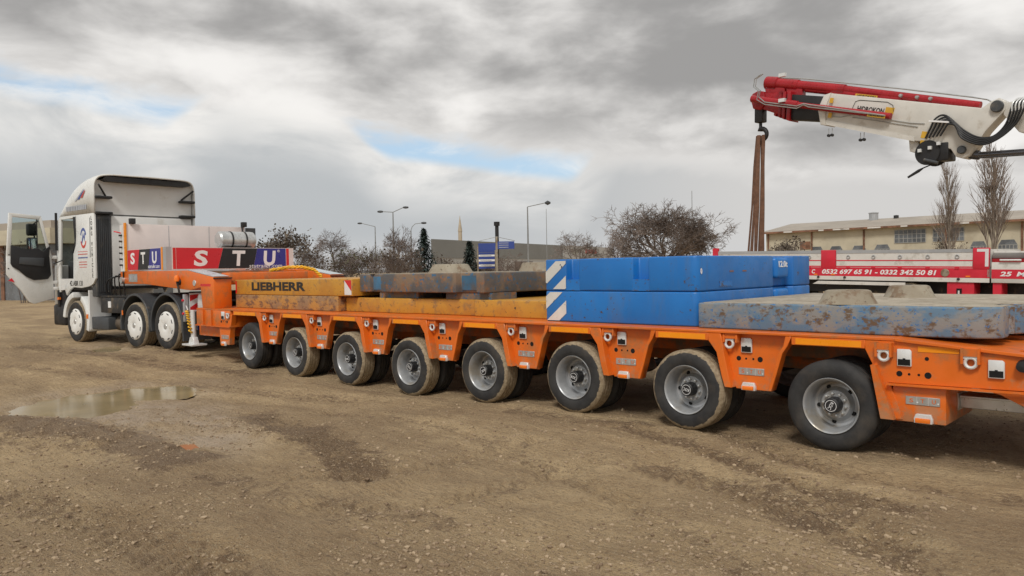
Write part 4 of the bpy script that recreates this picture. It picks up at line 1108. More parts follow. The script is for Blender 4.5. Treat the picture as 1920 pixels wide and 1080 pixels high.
# lettering on the side
text('L\nO\nN\nG\n \nV\nE\nH\nI\nC\nL\nE', m['blacktxt'], truck, (-3.20, y0-.003, 2.34), w=.075, h=1.40, bold=.008, line=.92)
text('42 ABR 131', m['blacktxt'], truck, (-4.05, y0-.003, 1.51), w=.66, h=.12, bold=.008)
lg_ = MB()
for a0, a1, mt in ((20, 160, 'bluetxt'), (200, 340, 'redtxt')):
    pts = arc(0, 0, .150, .205, a0, a1, 14); b = MB(); b.prism([(-3.62+x*.75, 2.55+z*1.15) for x, z in pts], 'y', y0-.003, y0-.0005); kb(b, 'logo_arc', m[mt])
b = MB(); b.prism([(-3.72, 2.43), (-3.68, 2.43), (-3.60, 2.58), (-3.56, 2.46), (-3.52, 2.67), (-3.56, 2.67), (-3.58, 2.56), (-3.63, 2.68)], 'y', y0-.003, y0-.0005); kb(b, 'logo_mark', m['bluetxt'])
for zz, w_, mt, hh in ((2.24, .46, 'redtxt', .014), (2.18, .46, 'redtxt', .022), (2.10, .46, 'bluetxt', .03), (2.0, .38, 'redtxt', .02), (1.94, .38, 'redtxt', .02), (1.88, .34, 'redtxt', .014)):
    b = MB(); xx = -3.68-w_/2; rr = random.Random(int(zz*100))
    while xx < -3.68+w_/2:
        l = rr.uniform(.02, .06); b.box(xx, min(xx+l, -3.68+w_/2+.02), y0-.003, y0-.0005, zz-hh/2, zz+hh/2); xx += l+.012
    o = kb(b, 'small_print', m[mt]); o['kind'] = 'stuff'
kb(MB().prism(T([(3.26, 3.0), (3.28, 3.0), (3.31, 2.1), (3.29, 2.1)]), 'y', y0-.004, y0-.0005), 'panel_gap', m['black'])
b = MB(); b.prism(T([(3.62, 3.62), (3.40, 3.70), (3.55, 3.60), (3.9, 3.48), (3.75, 3.58)]), 'y', .012, .016); 
b = MB(); xx = -4.45; rr = random.Random(8)
while xx < -3.4: l = rr.uniform(.05, .09); b.box(xx, xx+l, .008, .011, 3.20, 3.31); xx += l+.02
o = kb(b, 'faded_lettering', m['greytxt']); o['kind'] = 'stuff'
for q, mt in ((0, 'greytxt'), (1, 'bluetxt'), (2, 'redtxt')):
    b = MB(); b.prism([(-4.0+.16*q, 3.42+.03*q), (-3.92+.16*q, 3.41+.03*q), (-3.50+.03*q, 3.68-.02*q), (-3.56+.03*q, 3.66-.02*q)], 'y', .008, .011); kb(b, 'wing_mark', m[mt])
kb(MB().tube([(-4.95, -.02, 2.3), (-4.93, -.02, 3.2)], .03, 8), 'mirror_post', m['black'])
# open door, hinged at the front pillar, standing out towards the yard
HT = 5.02
dm_ = Matrix.Translation((-HT, -.02, 0)) @ Matrix.Rotation(R(-92), 4, 'Z')
def dbuild(mb, name, mat, parent=None, **kw):
    mb.v = [tuple(dm_ @ Vector(v)) for v in mb.v]; return kb(mb, name, mat, parent, **kw)
# lower skin, upper frame bars
low = [(.06, 1.16), (.50, 1.04), (.62, 1.10), (.78, 1.38), (.95, 1.58), (1.06, 1.75), (1.05, 2.18), (.10, 2.18)]
drp = dbuild(MB().prism(low, 'y', -.03, .03), 'open_door', m['cab'], bev=.015)
for pl in ([(1.05, 2.16), (.975, 3.17), (.90, 3.10), (.965, 2.16)], [(.975, 3.17), (.30, 3.12), (.33, 3.03), (.91, 3.08)], [(.30, 3.12), (.09, 2.16), (.155, 2.16), (.345, 3.04)]):
    dbuild(MB().prism(pl, 'y', -.03, .03), 'window_frame', m['cab'], drp, bev=.008)
dbuild(MB().prism([(.158, 2.17), (.962, 2.17), (.90, 3.07), (.345, 3.03)], 'y', -.004, .004), 'door_glass', m['glass'], drp)
dbuild(MB().prism([(.13, 2.42), (.16, 2.17), (.13, 1.72), (.20, 1.62), (.50, 1.60), (.66, 1.68), (.82, 1.84), (.95, 1.92), (.985, 2.0), (.965, 2.42), (.6, 2.32), (.4, 2.36), (.3, 2.28)], 'y', -.075, -.031), 'door_trim', m['black'], drp, bev=.02)
dbuild(MB().prism([(.13, 2.42), (.16, 2.17), (.13, 1.72), (.20, 1.62), (.50, 1.60), (.66, 1.68), (.82, 1.84), (.95, 1.92), (.985, 2.0), (.965, 2.42), (.6, 2.32), (.4, 2.36), (.3, 2.28)], 'y', .031, .075), 'door_trim', m['black'], drp, bev=.02)
dbuild(MB().prism([(.30, 1.92), (.82, 1.98), (.80, 2.14), (.28, 2.12)], 'y', .076, .10), 'door_pocket', m['grey_pl'], drp, bev=.02)
dbuild(MB().box(.38, .40, -.01, .01, 2.2, 3.04), 'window_bar', m['black'], drp)
for dd, zz in ((1.0, 2.2), (1.02, 1.88)): dbuild(MB().lathe([(0, .036), (.014, .035), (.016, .03)], 10, (dd, 0, zz)), 'door_bolt', m['dark'], drp)
dbuild(MB().prism([(.96, 1.66), (1.04, 1.60), (.90, 1.56)], 'y', .031, .036), 'red_reflector', m['redlens'], drp)
for zz in (1.35, 1.5, 2.1): dbuild(MB().box(-.02, .08, -.03, .03, zz, zz+.08), 'hinge', m['cab2'], drp, bev=.01)
dbuild(MB().tube([(.06, .03, 1.98), (-.05, .25, 2.06)], .014, 6), 'check_strap', m['black'], drp)
# mirrors carried on the door's outside
dbuild(MB().box(.30, .52, -.34, -.22, 2.25, 2.62), 'mirror_housing', m['black'], drp, bev=.04, seg=3)
dbuild(MB().box(.32, .50, -.218, -.214, 2.28, 2.59), 'mirror_glass', m['mirror'], drp)
dbuild(MB().box(.30, .52, -.34, -.22, 2.66, 2.95), 'mirror_housing', m['black'], drp, bev=.04, seg=3)
dbuild(MB().tube([(.36, -.02, 2.3), (.36, -.26, 2.35), (.36, -.26, 2.95), (.36, -.02, 3.0)], .018, 6), 'mirror_arm', m['black'], drp)

# ------------------------------------------------------------------ crane truck
CA = ray(1853, 531.4)*22.2; CB = R(7.16); CH = (-math.cos(CB), math.sin(CB)); CP = (CA.x, CA.y); CT = .02
crane = thing('crane_truck', 'red and white dropside crane truck with folding boom raised over its bed', 'truck', (CA.x, CA.y, 0), (0, CT, -CB))
def cb(mb, name, mat, parent=None, **kw): return mb.build(name, mat, parent or crane, **kw)
def C(t, z, y=None):                  # (along the bed to the left, true height) -> crane frame
    return (-t, z-CT*t) if y is None else (-t, y, z-CT*t)
def CPX(px, py, off=0.0):
    t, z = on_plane(px, py, CP, CH, off); return t, z
# bed
cb(box(-9.2, -.02, .03, 2.45, 1.08, 1.16), 'bed_floor', m['dark'])
cb(box(-9.2, 3.0, .75, 1.7, .62, 1.05), 'chassis', m['dark'])
rl = cb(box(-9.25, 0, 0, .05, 1.17, 1.45), 'side_rail', m['bred'])
cb(box(-9.25, 0, -.004, .045, 1.045, 1.168), 'lower_rail', m['bwhite'])
for (a, b_) in ((.44, 4.50), (5.03, 9.05)):
    sp = cb(box(-b_, -a, .012, .04, 1.46, 1.995), 'drop_side', m['bwhite'], bev=.006, seg=1)
    cb(box(-b_, -a, .002, .05, 1.90, 2.0), 'top_rail', m['grey_al'], sp)
    cb(box(-b_, -a, .006, .0115, 1.655, 1.685), 'red_line', m['bred'], sp)
    cb(box(-b_, -a, .006, .0115, 1.46, 1.50), 'hinge_strip', m['bred'], sp)
    for k in range(5):
        xx = -b_+(b_-a)*(k+.5)/5
        cb(torus(.05, .014, 14, 6, (xx, -.005, 1.78)), 'tie_ring', m['grey_al'], sp, smooth=50)
        cb(box(xx-.06, xx+.06, -.02, .0, 1.42, 1.47), 'hinge', m['bred'], sp)
cb(box(-5.02, -4.52, -.01, .06, 1.42, 2.01), 'middle_post', m['bred'], bev=.01)
ep = cb(box(-.43, 0, -.01, .08, 1.42, 2.03), 'end_post', m['bred'], bev=.01)
b = MB(); b.prism([(-.32, 2.0), (-.02, 2.0), (-.02, 1.5), (-.11, 1.5), (-.11, 1.92), (-.32, 1.92)], 'y', -.015, -.0105); cb(b, 'white_angle', m['white_tape'], ep)
cb(box(-9.28, -9.05, -.01, .08, 1.42, 2.12), 'corner_post', m['bred'])
cb(box(-9.25, -9.2, .0, 2.48, 1.2, 1.99), 'tail_board', m['bwhite']); cb(box(-9.2, -.02, 2.44, 2.48, 1.2, 1.99), 'far_drop_side', m['bwhite'])
cb(box(-.05, .0, .0, 2.48, 1.2, 1.99), 'front_board', m['bwhite'])
def ctext(body, x_px0, x_px1, py, h, mat, **kw):
    t0, z0 = CPX(x_px0, py); t1, z1 = CPX(x_px1, py)
    zc__ = (z0+z1)/2-CT*(t0+t1)/2
    return text(body, mat, crane, (-(t0+t1)/2, -.004, 1.31), w=abs(t0-t1), h=h, **kw)
ctext('0532 697 65 91 - 0332 342 50 81', 1540, 1754, 515, .155, m['white'], bold=.03, shear=.2)
text('C', m['white'], crane, (-5.28, -.004, 1.31), w=.12, h=.14, bold=.03, shear=.2)
cb(MB().lathe([(0, -.02), (.11, -.018), (.12, 0)], 20, (-1.17, -.002, 1.31)), 'round_cap', m['cone'])
for t in (.55, 4.6, 5.2): cb(box(-t-.06, -t+.06, -.015, -.001, 1.19, 1.235), 'side_marker', m['lens'])
for t in (.8, 4.2, 5.1): cb(MB().lathe([(0, -.05), (.035, -.045), (.04, 0)], 12, (-t, -.005, 1.13)), 'rope_hook', m['dark'])
b = MB(); b.prism([(-5.3, .90), (-2.3, .90), (-2.3, 1.0), (-5.1, 1.0)], 'y', -.02, .02); cb(b, 'side_guard', m['bwhite'])
for t in (8.0, 6.7, 2.2):
    for yy in (.05, 2.1):
        w = obj('wheel', drm_me, None, crane, (-t, yy, .52-CT*t+.03), (0, 0, 0 if yy < 1 else math.pi)); obj('tyre', ttyre_me, None, w)
        if yy > 1: w.location.y = 2.42
lgm = cb(box(-1.12, -.40, .04, .5, .30, 1.04), 'outrigger_box', m['bred']); cb(box(-.86, -.72, .02, .039, .62, .86), 'outrigger_slot', m['hole'], lgm)
cb(MB().tube([(-.79, .0, .80), (-.79, .0, .66)], .025, 8), 'outrigger_pin', m['bright'], lgm)
cb(box(.08, .30, .05, .5, .30, 1.04), 'outrigger_leg', m['bred'])
# locker forward of the bed
lk = cb(box(.05, 3.2, .0, 2.4, 1.045, 1.62), 'locker', m['bwhite'], bev=.01)
cb(box(.06, 3.19, -.006, -.0008, 1.165, 1.42), 'red_band', m['bred'], lk)
for ch, xx, w_ in (('25', .42, .30), ('Mt.', .86, .36), ('P', 1.30, .14)): text(ch, m['white'], lk, (xx, -.0105, 1.295), w=w_, h=.13, bold=.03, shear=.2)
cb(box(.06, 3.19, .03, 2.38, 1.621, 1.72), 'locker_top', m['cred'], lk)
cb(box(.02, 3.2, .1, 2.3, 1.721, 1.86), 'tarpaulin_roll', paint('grey_tarpaulin', (.18, .17, .16), .8, var=.2), lk, bev=.04)
cb(box(.02, 3.2, .25, 2.2, 1.861, 1.93), 'white_cover', m['bwhite'], lk, bev=.02)
cb(MB().tube([(.28, -.05, 1.68), (.80, -.05, 1.68)], .028, 10), 'grab_handle', m['bright'], lk)
# crane column and cab end, outside the picture
cb(box(3.3, 5.0, .1, 2.4, .5, 1.3), 'crane_base', m['cred'], bev=.03)
cb(MB().lathe([(.45, 1.3), (.40, 2.0), (.36, 5.2), (.30, 5.7), (0, 5.75)], 24, (4.1, 1.25, 0), axis='z'), 'crane_column', m['cwhite'], smooth=35)
cb(box(5.3, 7.5, .0, 2.5, .9, 3.1), 'cab_block', m['bwhite'], bev=.15, seg=3)
MB().prism([(5.5, 2.1), (6.9, 2.1), (7.1, 2.85), (5.5, 2.85)], 'y', -.008, -.001).build('side_window', m['pane'], crane)
cb(box(7.501, 7.508, .2, 2.3, 1.95, 2.9), 'windscreen', m['pane'])
for yy, fl in ((.05, 0), (2.42, 1)):
    w = obj('wheel', drm_me, None, crane, (6.4, yy, .55+CT*6.4), (0, 0, math.pi if fl else 0)); obj('tyre', ttyre_me, None, w)
# boom
OY = 1.25
pl = [(5.30, 7.42), (5.50, 7.32), (5.64, 6.95), (5.56, 6.44), (2.48, 5.43), (1.95, 5.33), (1.75, 5.15), (1.45, 5.05), (1.30, 4.80), (1.10, 4.72), (.92, 4.80), (.50, 5.45), (.0, 5.98), (-.02, 6.22), (.16, 6.36), (.36, 6.30), (.62, 6.14)]
boom = cb(MB().prism([C(*p) for p in pl], 'y', OY-.28, OY+.28), 'main_boom', m['cwhite'], bev=.03)
lo = [(5.56, 6.42), (2.5, 5.42), (2.5, 5.56), (5.58, 6.60)]
cb(MB().prism([C(*p) for p in lo], 'y', OY-.30, OY-.281), 'boom_keel', m['cwhite'], boom)
for q in (5.42,):
    pl2 = [(5.22, 7.42), (5.48, 7.38), (5.70, 6.95), (5.60, 6.40), (5.40, 6.34), (5.44, 6.9)]
    cb(MB().prism([C(*p) for p in pl2], 'y', OY-.34, OY+.34), 'boom_collar', m['cwhite'], boom, bev=.03)
cb(MB().prism([C(*p) for p in [(5.4, 7.33), (6.95, 7.70), (6.98, 6.80), (5.5, 6.50)]], 'y', OY-.22, OY+.22), 'inner_boom', m['black'], boom, bev=.04)
for k, (a, b_) in enumerate(((6.72, 6.86), (6.95, 7.06), (7.14, 7.24), (7.34, 7.44))):
    s = k*.05
    cb(MB().prism([C(*p) for p in [(a, 7.74-s*.3+.2*(a-6.7)), (b_, 7.76-s*.3+.2*(b_-6.7)), (b_+.05, 6.74+s+.2*(b_-6.7)), (a+.05, 6.70+s+.2*(a-6.7))]], 'y', OY-.30+s, OY+.30-s), 'boom_section_collar', m['cred'], boom, bev=.02)
cb(MB().prism([C(*p) for p in [(6.9, 7.70), (8.0, 7.94), (8.0, 7.36), (6.9, 6.86)]], 'y', OY-.16, OY+.16), 'boom_nose', m['cred'], boom, bev=.02)
cb(MB().prism([C(*p) for p in [(7.85, 7.95), (8.10, 8.02), (8.33, 7.95), (8.40, 7.75), (8.30, 7.40), (8.0, 7.30), (7.8, 7.5)]], 'y', OY-.22, OY+.22), 'boom_head', m['cred'], boom, bev=.03)
# lifting cylinders along the boom
def seg_tube(name, pts, rs_, mat, y, n=14, parent=None): return cb(MB().tube([C(t, z, y) for t, z in pts], rs_, n), name, mat, parent or boom, smooth=50)
seg_tube('upper_cylinder', [(7.85, 8.28), (7.4, 8.17), (7.38, 8.16), (6.6, 7.96), (6.58, 7.955), (4.9, 7.50), (4.88, 7.495), (.74, 6.26)], [.24, .24, .20, .20, .17, .17, .135, .12], m['cred'], OY)
seg_tube('upper_cylinder_step', [(6.3, 7.78), (3.0, 6.85)], .12, m['cred'], OY)
cb(MB().prism([C(*p) for p in [(7.1, 8.10), (7.9, 8.30), (7.8, 7.70), (7.0, 7.50)]], 'y', OY-.14, OY+.14), 'cylinder_cradle', m['cred'], boom, bev=.02)
cb(MB().prism([C(*p) for p in [(6.4, 7.95), (7.0, 8.1), (7.0, 7.5), (6.4, 7.35)]], 'y', OY-.12, OY+.12), 'cylinder_cradle', m['cred'], boom)
seg_tube('lower_cylinder', [(8.2, 7.72), (6.4, 7.20), (6.38, 7.19), (3.18, 6.29)], [.13, .13, .10, .10], m['cred'], OY-.42)
for k, (dy, dz) in enumerate(((-.06, .26), (.06, .28))): seg_tube('steel_pipe', [(7.8, 8.22+dz), (6.3, 7.86+dz), (3.0, 6.93+dz-.03), (1.0, 6.35+dz-.06), (.55, 6.40), (.35, 6.25)], .018, m['pipe'], OY+dy, 6)
for k in range(2):
    o_ = .08*k
    seg_tube('steel_pipe', [(7.75-o_, 8.5), (8.02-o_, 8.38), (8.06-o_, 8.1), (7.85-o_, 7.92), (7.92-o_, 7.62+o_), (7.6, 7.40+o_), (6.35, 7.05+o_), (6.1, 7.13+o_*.5), (5.9, 7.02+o_), (3.3, 6.32)], .02, m['pipe'], OY-.55, 6)
seg_tube('steel_pipe', [(5.2, 6.62), (4.9, 6.55), (4.4, 6.55), (2.6, 6.0), (2.2, 5.92)], .012, m['pipe'], OY-.30, 6)
seg_tube('steel_pipe', [(4.5, 6.48), (2.4, 5.85)], .012, m['pipe'], OY-.30, 6)
for t, z in ((6.9, 8.30), (6.9, 7.42)): cb(MB().box(*[v for v in (-t-.12, -t+.12, OY-.62, OY-.5)], z-CT*t-.06, z-CT*t+.06), 'valve_block', m['bright'], boom)
for t in (3.0, 2.5, 2.1): cb(MB().lathe([(0, -.06), (.05, -.05), (.06, .03)], 12, C(t, 6.80+.28*(t-2.5), OY-.15)), 'pipe_clamp', m['pipe'], boom)
for t, z in ((5.3, 6.25), (4.2, 5.95)):
    for q in (-.06, .06): seg_tube('roller_stem', [(t+q, z), (t+q, z-.22)], .012, m['pipe'], OY-.2, 6); cb(MB().lathe([(0, -.05), (.05, -.04), (.05, .04), (0, .05)], 12, C(t+q, z-.24, OY-.2)), 'roller', m['black'], boom)
cb(MB().prism([C(*p) for p in [(2.75, 5.52), (2.45, 5.42), (2.42, 5.15), (2.55, 5.08), (2.72, 5.15)]], 'y', OY-.12, OY+.12), 'lug', m['cwhite'], boom, bev=.02)
# makers' panels
def btext(body, t0, t1, z, h, mat, y, **kw):
    ang = math.atan2(-.26, 1)
    o = text(body, mat, boom, (-(t0+t1)/2, y, z-CT*(t0+t1)/2), w=abs(t0-t1), h=h, **kw); o.rotation_euler = (R(90), R(14.5), 0); return o
btext('HiDROKON', 4.35, 3.45, 6.63, .17, m['blacktxt'], OY-.285, bold=.03)
def bplate(t, z, w, h, mat, name, y):
    o = box(-w/2, w/2, -.004, .004, -h/2, h/2).build(name, mat, boom); o.location = C(t, z, y); o.rotation_euler = (0, R(14.5), 0); return o
yel = paint('warning_yellow', (.62, .36, .03), .5)
bplate(3.28, 6.50, .28, .20, yel, 'yellow_sign', OY-.285)
for t, z in ((5.2, 7.15), (5.25, 6.66)): bplate(t, z, .13, .17, yel, 'yellow_sign', OY-.345)
bplate(4.1, 7.10, .75, .13, yel, 'yellow_sign', OY-.18); btext('HIDROKON', 4.42, 3.78, 7.10, .09, m['blacktxt'], OY-.188, bold=.03)
bplate(3.6, 6.36, .6, .10, yel, 'yellow_sign', OY-.525); btext('HIDROKON', 3.85, 3.35, 6.36, .06, m['blacktxt'], OY-.531, bold=.03)
fr = MB(); fr.tube([C(t, z, OY-.286) for t, z in ((4.52, 6.74), (4.40, 6.98), (4.25, 7.0), (3.35, 6.78), (3.18, 6.65), (3.16, 6.45))], .010, 5); cb(fr, 'panel_outline', m['blacktxt'], boom)
bplate(2.20, 5.58, .20, .20, yel, 'yellow_sign', OY-.285); bplate(2.22, 5.36, .22, .10, yel, 'yellow_sign', OY-.285)
# pins and second arm
for t, z, r_ in ((.19, 6.11, .17), (1.12, 4.98, .12)): cb(MB().lathe([(0, -.05), (r_-.02, -.05), (r_, -.03), (r_, .62)], 24, C(t, z, OY-.34)), 'pivot_pin', m['grey_pl'], boom, smooth=35)
arm = [(.10, 6.20), (-.35, 6.20), (-4.1, 5.70), (-4.4, 5.35), (-4.1, 4.95), (-.9, 5.12), (-.35, 5.30), (.05, 5.85)]
cb(MB().prism([C(*p) for p in arm], 'y', OY-.24, OY+.24), 'inner_arm', m['cwhite'], bev=.03)
cb(MB().tube([C(1.0, 4.86, OY), C(.75, 4.80, OY), C(.72, 4.80, OY), C(-3.0, 4.62, OY), C(-4.0, 3.9, OY)], [.14, .14, .10, .10, .12], 16), 'arm_cylinder', m['steel'], smooth=50)
hs = MB()
for k in range(5):
    y = OY-.36-.03*k
    hs.hose([C(2.15-.12*k, 5.45, y), C(2.0-.13*k, 5.75, y), C(1.85-.1*k, 6.02-.06*k, y), C(1.55-.08*k, 6.05-.09*k, y-.02), C(1.05, 5.55-.06*k, y-.04), C(.65-.03*k, 5.28-.06*k, y-.04), C(.25-.05*k, 5.25-.02*k, y-.04), C(-.05-.08*k, 5.55, y), C(-.2-.1*k, 6.02, y), C(-.25-.12*k, 6.22, OY-.2)], .030, 8)
o = cb(hs, 'hydraulic_hoses', m['hose'], smooth=60); o['kind'] = 'stuff'
hs = MB()
for k in range(5): hs.hose([C(-.2-.1*k, 5.9, OY-.37-.03*k), C(-.22-.1*k, 6.12, OY-.37-.03*k), C(-.32-.1*k, 6.27, OY-.2), C(-.5-.1*k, 6.24, OY)], .022, 6)
o = cb(hs, 'hose_ends', m['bright'], smooth=60); o['kind'] = 'stuff'
cb(MB().prism([C(*p) for p in [(1.98, 5.92), (1.42, 5.80), (1.42, 5.85), (1.98, 5.97)]], 'y', OY-.55, OY-.30), 'hose_clamp', m['white'])
# winch under the knee
wn = cb(MB().lathe([(0, -.35), (.36, -.34), (.38, -.30), (.30, -.28), (.30, .28), (.38, .30), (.36, .34), (0, .35)], 24, C(2.1, 5.02, OY)), 'winch_drum', m['black'], smooth=35)
cb(MB().box(-1.85, -1.50, OY-.3, OY+.3, 4.70, 5.25), 'winch_motor', m['black'], wn, bev=.04)
cb(MB().tube([C(2.15, 4.80, OY-.42), C(1.75, 4.66, OY-.42)], .05, 10), 'winch_valve', m['grey_pl'], wn)
for t, z in ((2.0, 5.15), (1.75, 5.25), (2.3, 5.1)): cb(MB().box(-t-.05, -t+.05, OY-.42, OY-.34, z-CT*t-.05, z-CT*t+.05), 'winch_fitting', m['bright'], wn)
cb(MB().tube([C(2.0, 4.66, OY-.2), C(2.25, 4.58, OY-.2), C(2.4, 4.50, OY-.2), C(2.72, 4.33, OY-.2)], [.02, .02, .05, .035], 8), 'rope_guide', m['black'], wn, smooth=50)
# hook block
hk = cb(MB().box(-8.28, -7.94, OY-.16, OY+.16, 6.72, 7.26), 'hook_block', m['black'], bev=.04)
cb(MB().box(-8.08, -8.02, OY-.135, OY-.131, 6.88, 7.10), 'white_marking', m['white'], hk)
hp_ = []
for k in range(15):
    a = R(110-k*20); hp_.append(C(8.06-.21*math.cos(a)*1.0, 6.43+.22*math.sin(a), OY))
cb(MB().tube([C(8.11, 6.92, OY), C(8.11, 6.72, OY)]+hp_, [.06, .06]+[.10-.005*k for k in range(15)], 10), 'hook', m['black'], hk, smooth=60)
# brown slings hanging from the hook on to the bed (a thing of its own)
slg = thing('lifting_sling', 'brown webbing slings hanging in long loops from the crane hook', 'sling', (0, 0, 0))
cmx = Matrix.Translation((CA.x, CA.y, 0)) @ Matrix.Rotation(-CB, 4, 'Z') @ Matrix.Rotation(CT, 4, 'Y')
base_ = cmx @ Vector((-8.25, OY, 2.0)); slg.location = base_
for k, (ta, tb_, w, dy) in enumerate(((8.24, 8.58, .16, .0), (8.18, 8.40, .14, -.07), (8.04, 8.08, .26, .05), (7.95, 7.99, .20, -.06), (8.10, 8.20, .20, -.12))):
    path = [(ta, 6.42), ((ta*.7+tb_*.3), 5.3), (ta*.4+tb_*.6, 3.8), (tb_, 2.25), (tb_+.02, 1.55)]
    v = []
    for i, (t, z) in enumerate(path):
        ww = w*(.75+.25*math.sin(i*1.7+k))
        for q, r_ in ((-1, -.014), (1, -.014), (1, .014), (-1, .014)):
            p = cmx @ Vector((-(t+q*ww/2*.9), OY+dy+r_+q*.03*math.sin(i+k), z-CT*t)); v.append(p-base_)
    f = [(0, 1, 2, 3), tuple(range(len(v)-4, len(v)))]
    for i in range(len(path)-1):
        for j in range(4): f.append((i*4+j, i*4+(j+1) % 4, (i+1)*4+(j+1) % 4, (i+1)*4+j))
    b = MB(); b.add(v, f); b.build('webbing', m['sling'], slg, smooth=50)

# ------------------------------------------------------------------ background buildings
def hdir(deg):                       # horizontal direction, degrees left of the view axis
    a = R(deg); return Vector((hx*math.cos(a)-RT.x*math.sin(a), hy*math.cos(a)-RT.y*math.sin(a), 0))
def frame(px, Z, deg, name, label, cat):
    """a thing standing on the ground where the column px meets depth Z; its local -X axis points deg left of the view"""
    p = at(px, Z); d = hdir(deg); ang = math.atan2(-d.y, -d.x)
    return thing(name, label, cat, (p.x, p.y, 0), (0, 0, ang))
# cream warehouse on the right
wh = frame(1437, 106, 41.5, 'warehouse', 'long cream warehouse with a low pitched roof and barred windows', 'building')
LW = 62.0; EV = 5.95
MB().box(0, LW, 0, 15, -.3, EV).build('wall', m['wall'], wh)
b = MB(); b.prism([(-.5, EV-.05), (-.5, EV+.1), (7.5, EV+1.45), (15.5, EV+.1), (15.5, EV-.05), (7.5, EV+1.25)], 'x', -.5, LW+.5); rf = b.build('roof', m['roof'], wh)
MB().box(-.5, LW+.5, -.75, -.5, EV-.15, EV+.08).build('gutter', m['rust'], rf)
rr = random.Random(4)
for k in range(12): x = rr.uniform(0, 45); MB().box(x, x+rr.uniform(.5, 2.2), -.78, -.755, EV-.12, EV+.05).build('pale_gutter_patch', m['bwhite'], rf)
for xx in (0.35, 6.5, 13.2, 22.5, 30, 38): MB().box(xx-.09, xx+.09, -.14, -.001, 0, EV-.2).build('downpipe', m['rust'], wh)
def window(x, z, w, h, nx, nz, arched=False):
    pl = [(x-w/2, z-h/2), (x+w/2, z-h/2), (x+w/2, z+h/2), (x-w/2, z+h/2)] if not arched else [(x-w/2, z-h/2), (x+w/2, z-h/2), (x+w/2, z+h*.1), (x+w*.33, z+h/2), (x-w*.33, z+h/2), (x-w/2, z+h*.1)]
    f_ = MB().prism(pl, 'y', -.05, -.002).build('window', m['pane'], wh)
    for i in range(nx+1):
        xx = x-w/2+w*i/nx; MB().box(xx-.03, xx+.03, -.08, -.051, z-h/2, z+h*(.1 if arched else .5)).build('window_bar', m['winframe'], f_)
    for i in range(nz+1):
        zz = z-h/2+h*i/nz*(.6 if arched else 1); MB().box(x-w/2, x+w/2, -.078, -.052, zz-.03, zz+.03).build('window_bar', m['winframe'], f_)
def wx_on(px):                       # where a pixel column meets the warehouse front
    d = hdir(41.5); P = at(1437, 106); t, z = on_plane(px, 470, (P.x, P.y), (d.x, d.y)); return -t
def wz_on(px, py):
    d = hdir(41.5); P = at(1437, 106); return on_plane(px, py, (P.x, P.y), (d.x, d.y))[1]
for a, b_, t0, t1 in ((1678, 1736, 432, 456), (1750, 1808, 429, 453)):
    xa, xb = wx_on(a), wx_on(b_); za, zb = wz_on(a, t1), wz_on(a, t0); window((xa+xb)/2, (za+zb)/2, xb-xa, zb-za, 7, 3)
for a, b_, t0, t1 in ((1520, 1543, 463, 480), (1556, 1580, 462, 480), (1598, 1624, 461, 480), (1640, 1669, 459, 480), (1820, 1850, 453, 476), (1872, 1908, 450, 474)):
    xa, xb = wx_on(a), wx_on(b_); za, zb = wz_on(a, t1), wz_on(a, t0); window((xa+xb)/2, (za+zb)/2, xb-xa, zb-za, 5, 2, True)
xa = wx_on(1510); MB().box(xa-.7, xa+.7, -.06, -.002, 3.6, 4.6).build('vent_opening', m['rust'], wh)
vt = MB().lathe([(.55, EV+.9), (.55, EV+2.1), (.62, EV+2.1), (.62, EV+2.2), (0, EV+2.3)], 16, (11.5, 6.5, 0), axis='z').build('roof_vent', m['grey_al'], wh)
MB().lathe([(.3, EV+1.0), (.3, EV+1.7), (0, EV+1.75)], 12, (14.2, 6.8, 0), axis='z').build('roof_vent', m['dark'], wh)
MB().lathe([(.5, EV+1.0), (.4, EV+1.5), (0, EV+1.6)], 12, (20.5, 6.8, 0), axis='z').build('roof_vent', m['roof'], wh)
# grey hall in the middle
hl = frame(809, 107, -27, 'industrial_hall', 'flat roofed hall with dark grey upper cladding and pale wall', 'building')
def HB(mb, name, mat, parent=None): mb.v = [(-x, -y if False else y, z) for x, y, z in mb.v]; return mb.build(name, mat, parent or hl)
# local -X runs along the front away to the right, +Y is behind or before it; the body lies on the far side
hl_i = (Matrix.Rotation(-hl.rotation_euler.z, 3, 'Z')); ev_ = hl_i @ (ray(809, 506)+RT*.06); ev_ = Vector((-ev_.x, ev_.y)).normalized()*22
def skew(z0, z1, g): b = MB(); b.prism([(0-g, g), (72+g, g), (72+ev_.x, ev_.y), (ev_.x-g, ev_.y)], 'z', z0, z1); return b
HB(skew(-.3, 4.0, 0), 'lower_wall', m['hall_lt']); HB(skew(3.4, 6.0, .06), 'upper_cladding', m['hall_dark'])
HB(MB().box(25, 32, .0, .05, -.2, 3.0), 'roller_door', m['rtwig'])
HB(MB().box(45, 72, .07, .2, 3.5, 6.0), 'sign_panel', m['hall_lt'])
b = MB(); b.prism([(48, 5.4), (53, 5.4), (50.5, 3.9)], 'y', .21, .25); HB(b, 'sign_emblem', m['emblem'])
for k in range(4): HB(MB().box(56+k*1.6, 57.1+k*1.6, .21, .25, 4.6, 5.4), 'sign_letter', m['redtxt'])
# long low building seen behind the open door
lbd = frame(108, 52, 62, 'low_building', 'low building with cream fascia and flat roof behind the truck door', 'building')
def LB(mb, name, mat): return mb.build(name, mat, lbd)
LB(MB().box(-34, 0, 0, 9, -.3, 3.9), 'wall', m['pane']); LB(MB().box(-34, .6, -.8, 9, 3.9, 4.9), 'fascia', m['wall']); LB(MB().box(-34, .4, -.6, 9, 4.9, 5.4), 'roof', m['roof'])
for k in range(9): LB(MB().box(-33+k*3.8, -32.6+k*3.8, -.08, -.01, 0, 3.9), 'pier', m['rust'])
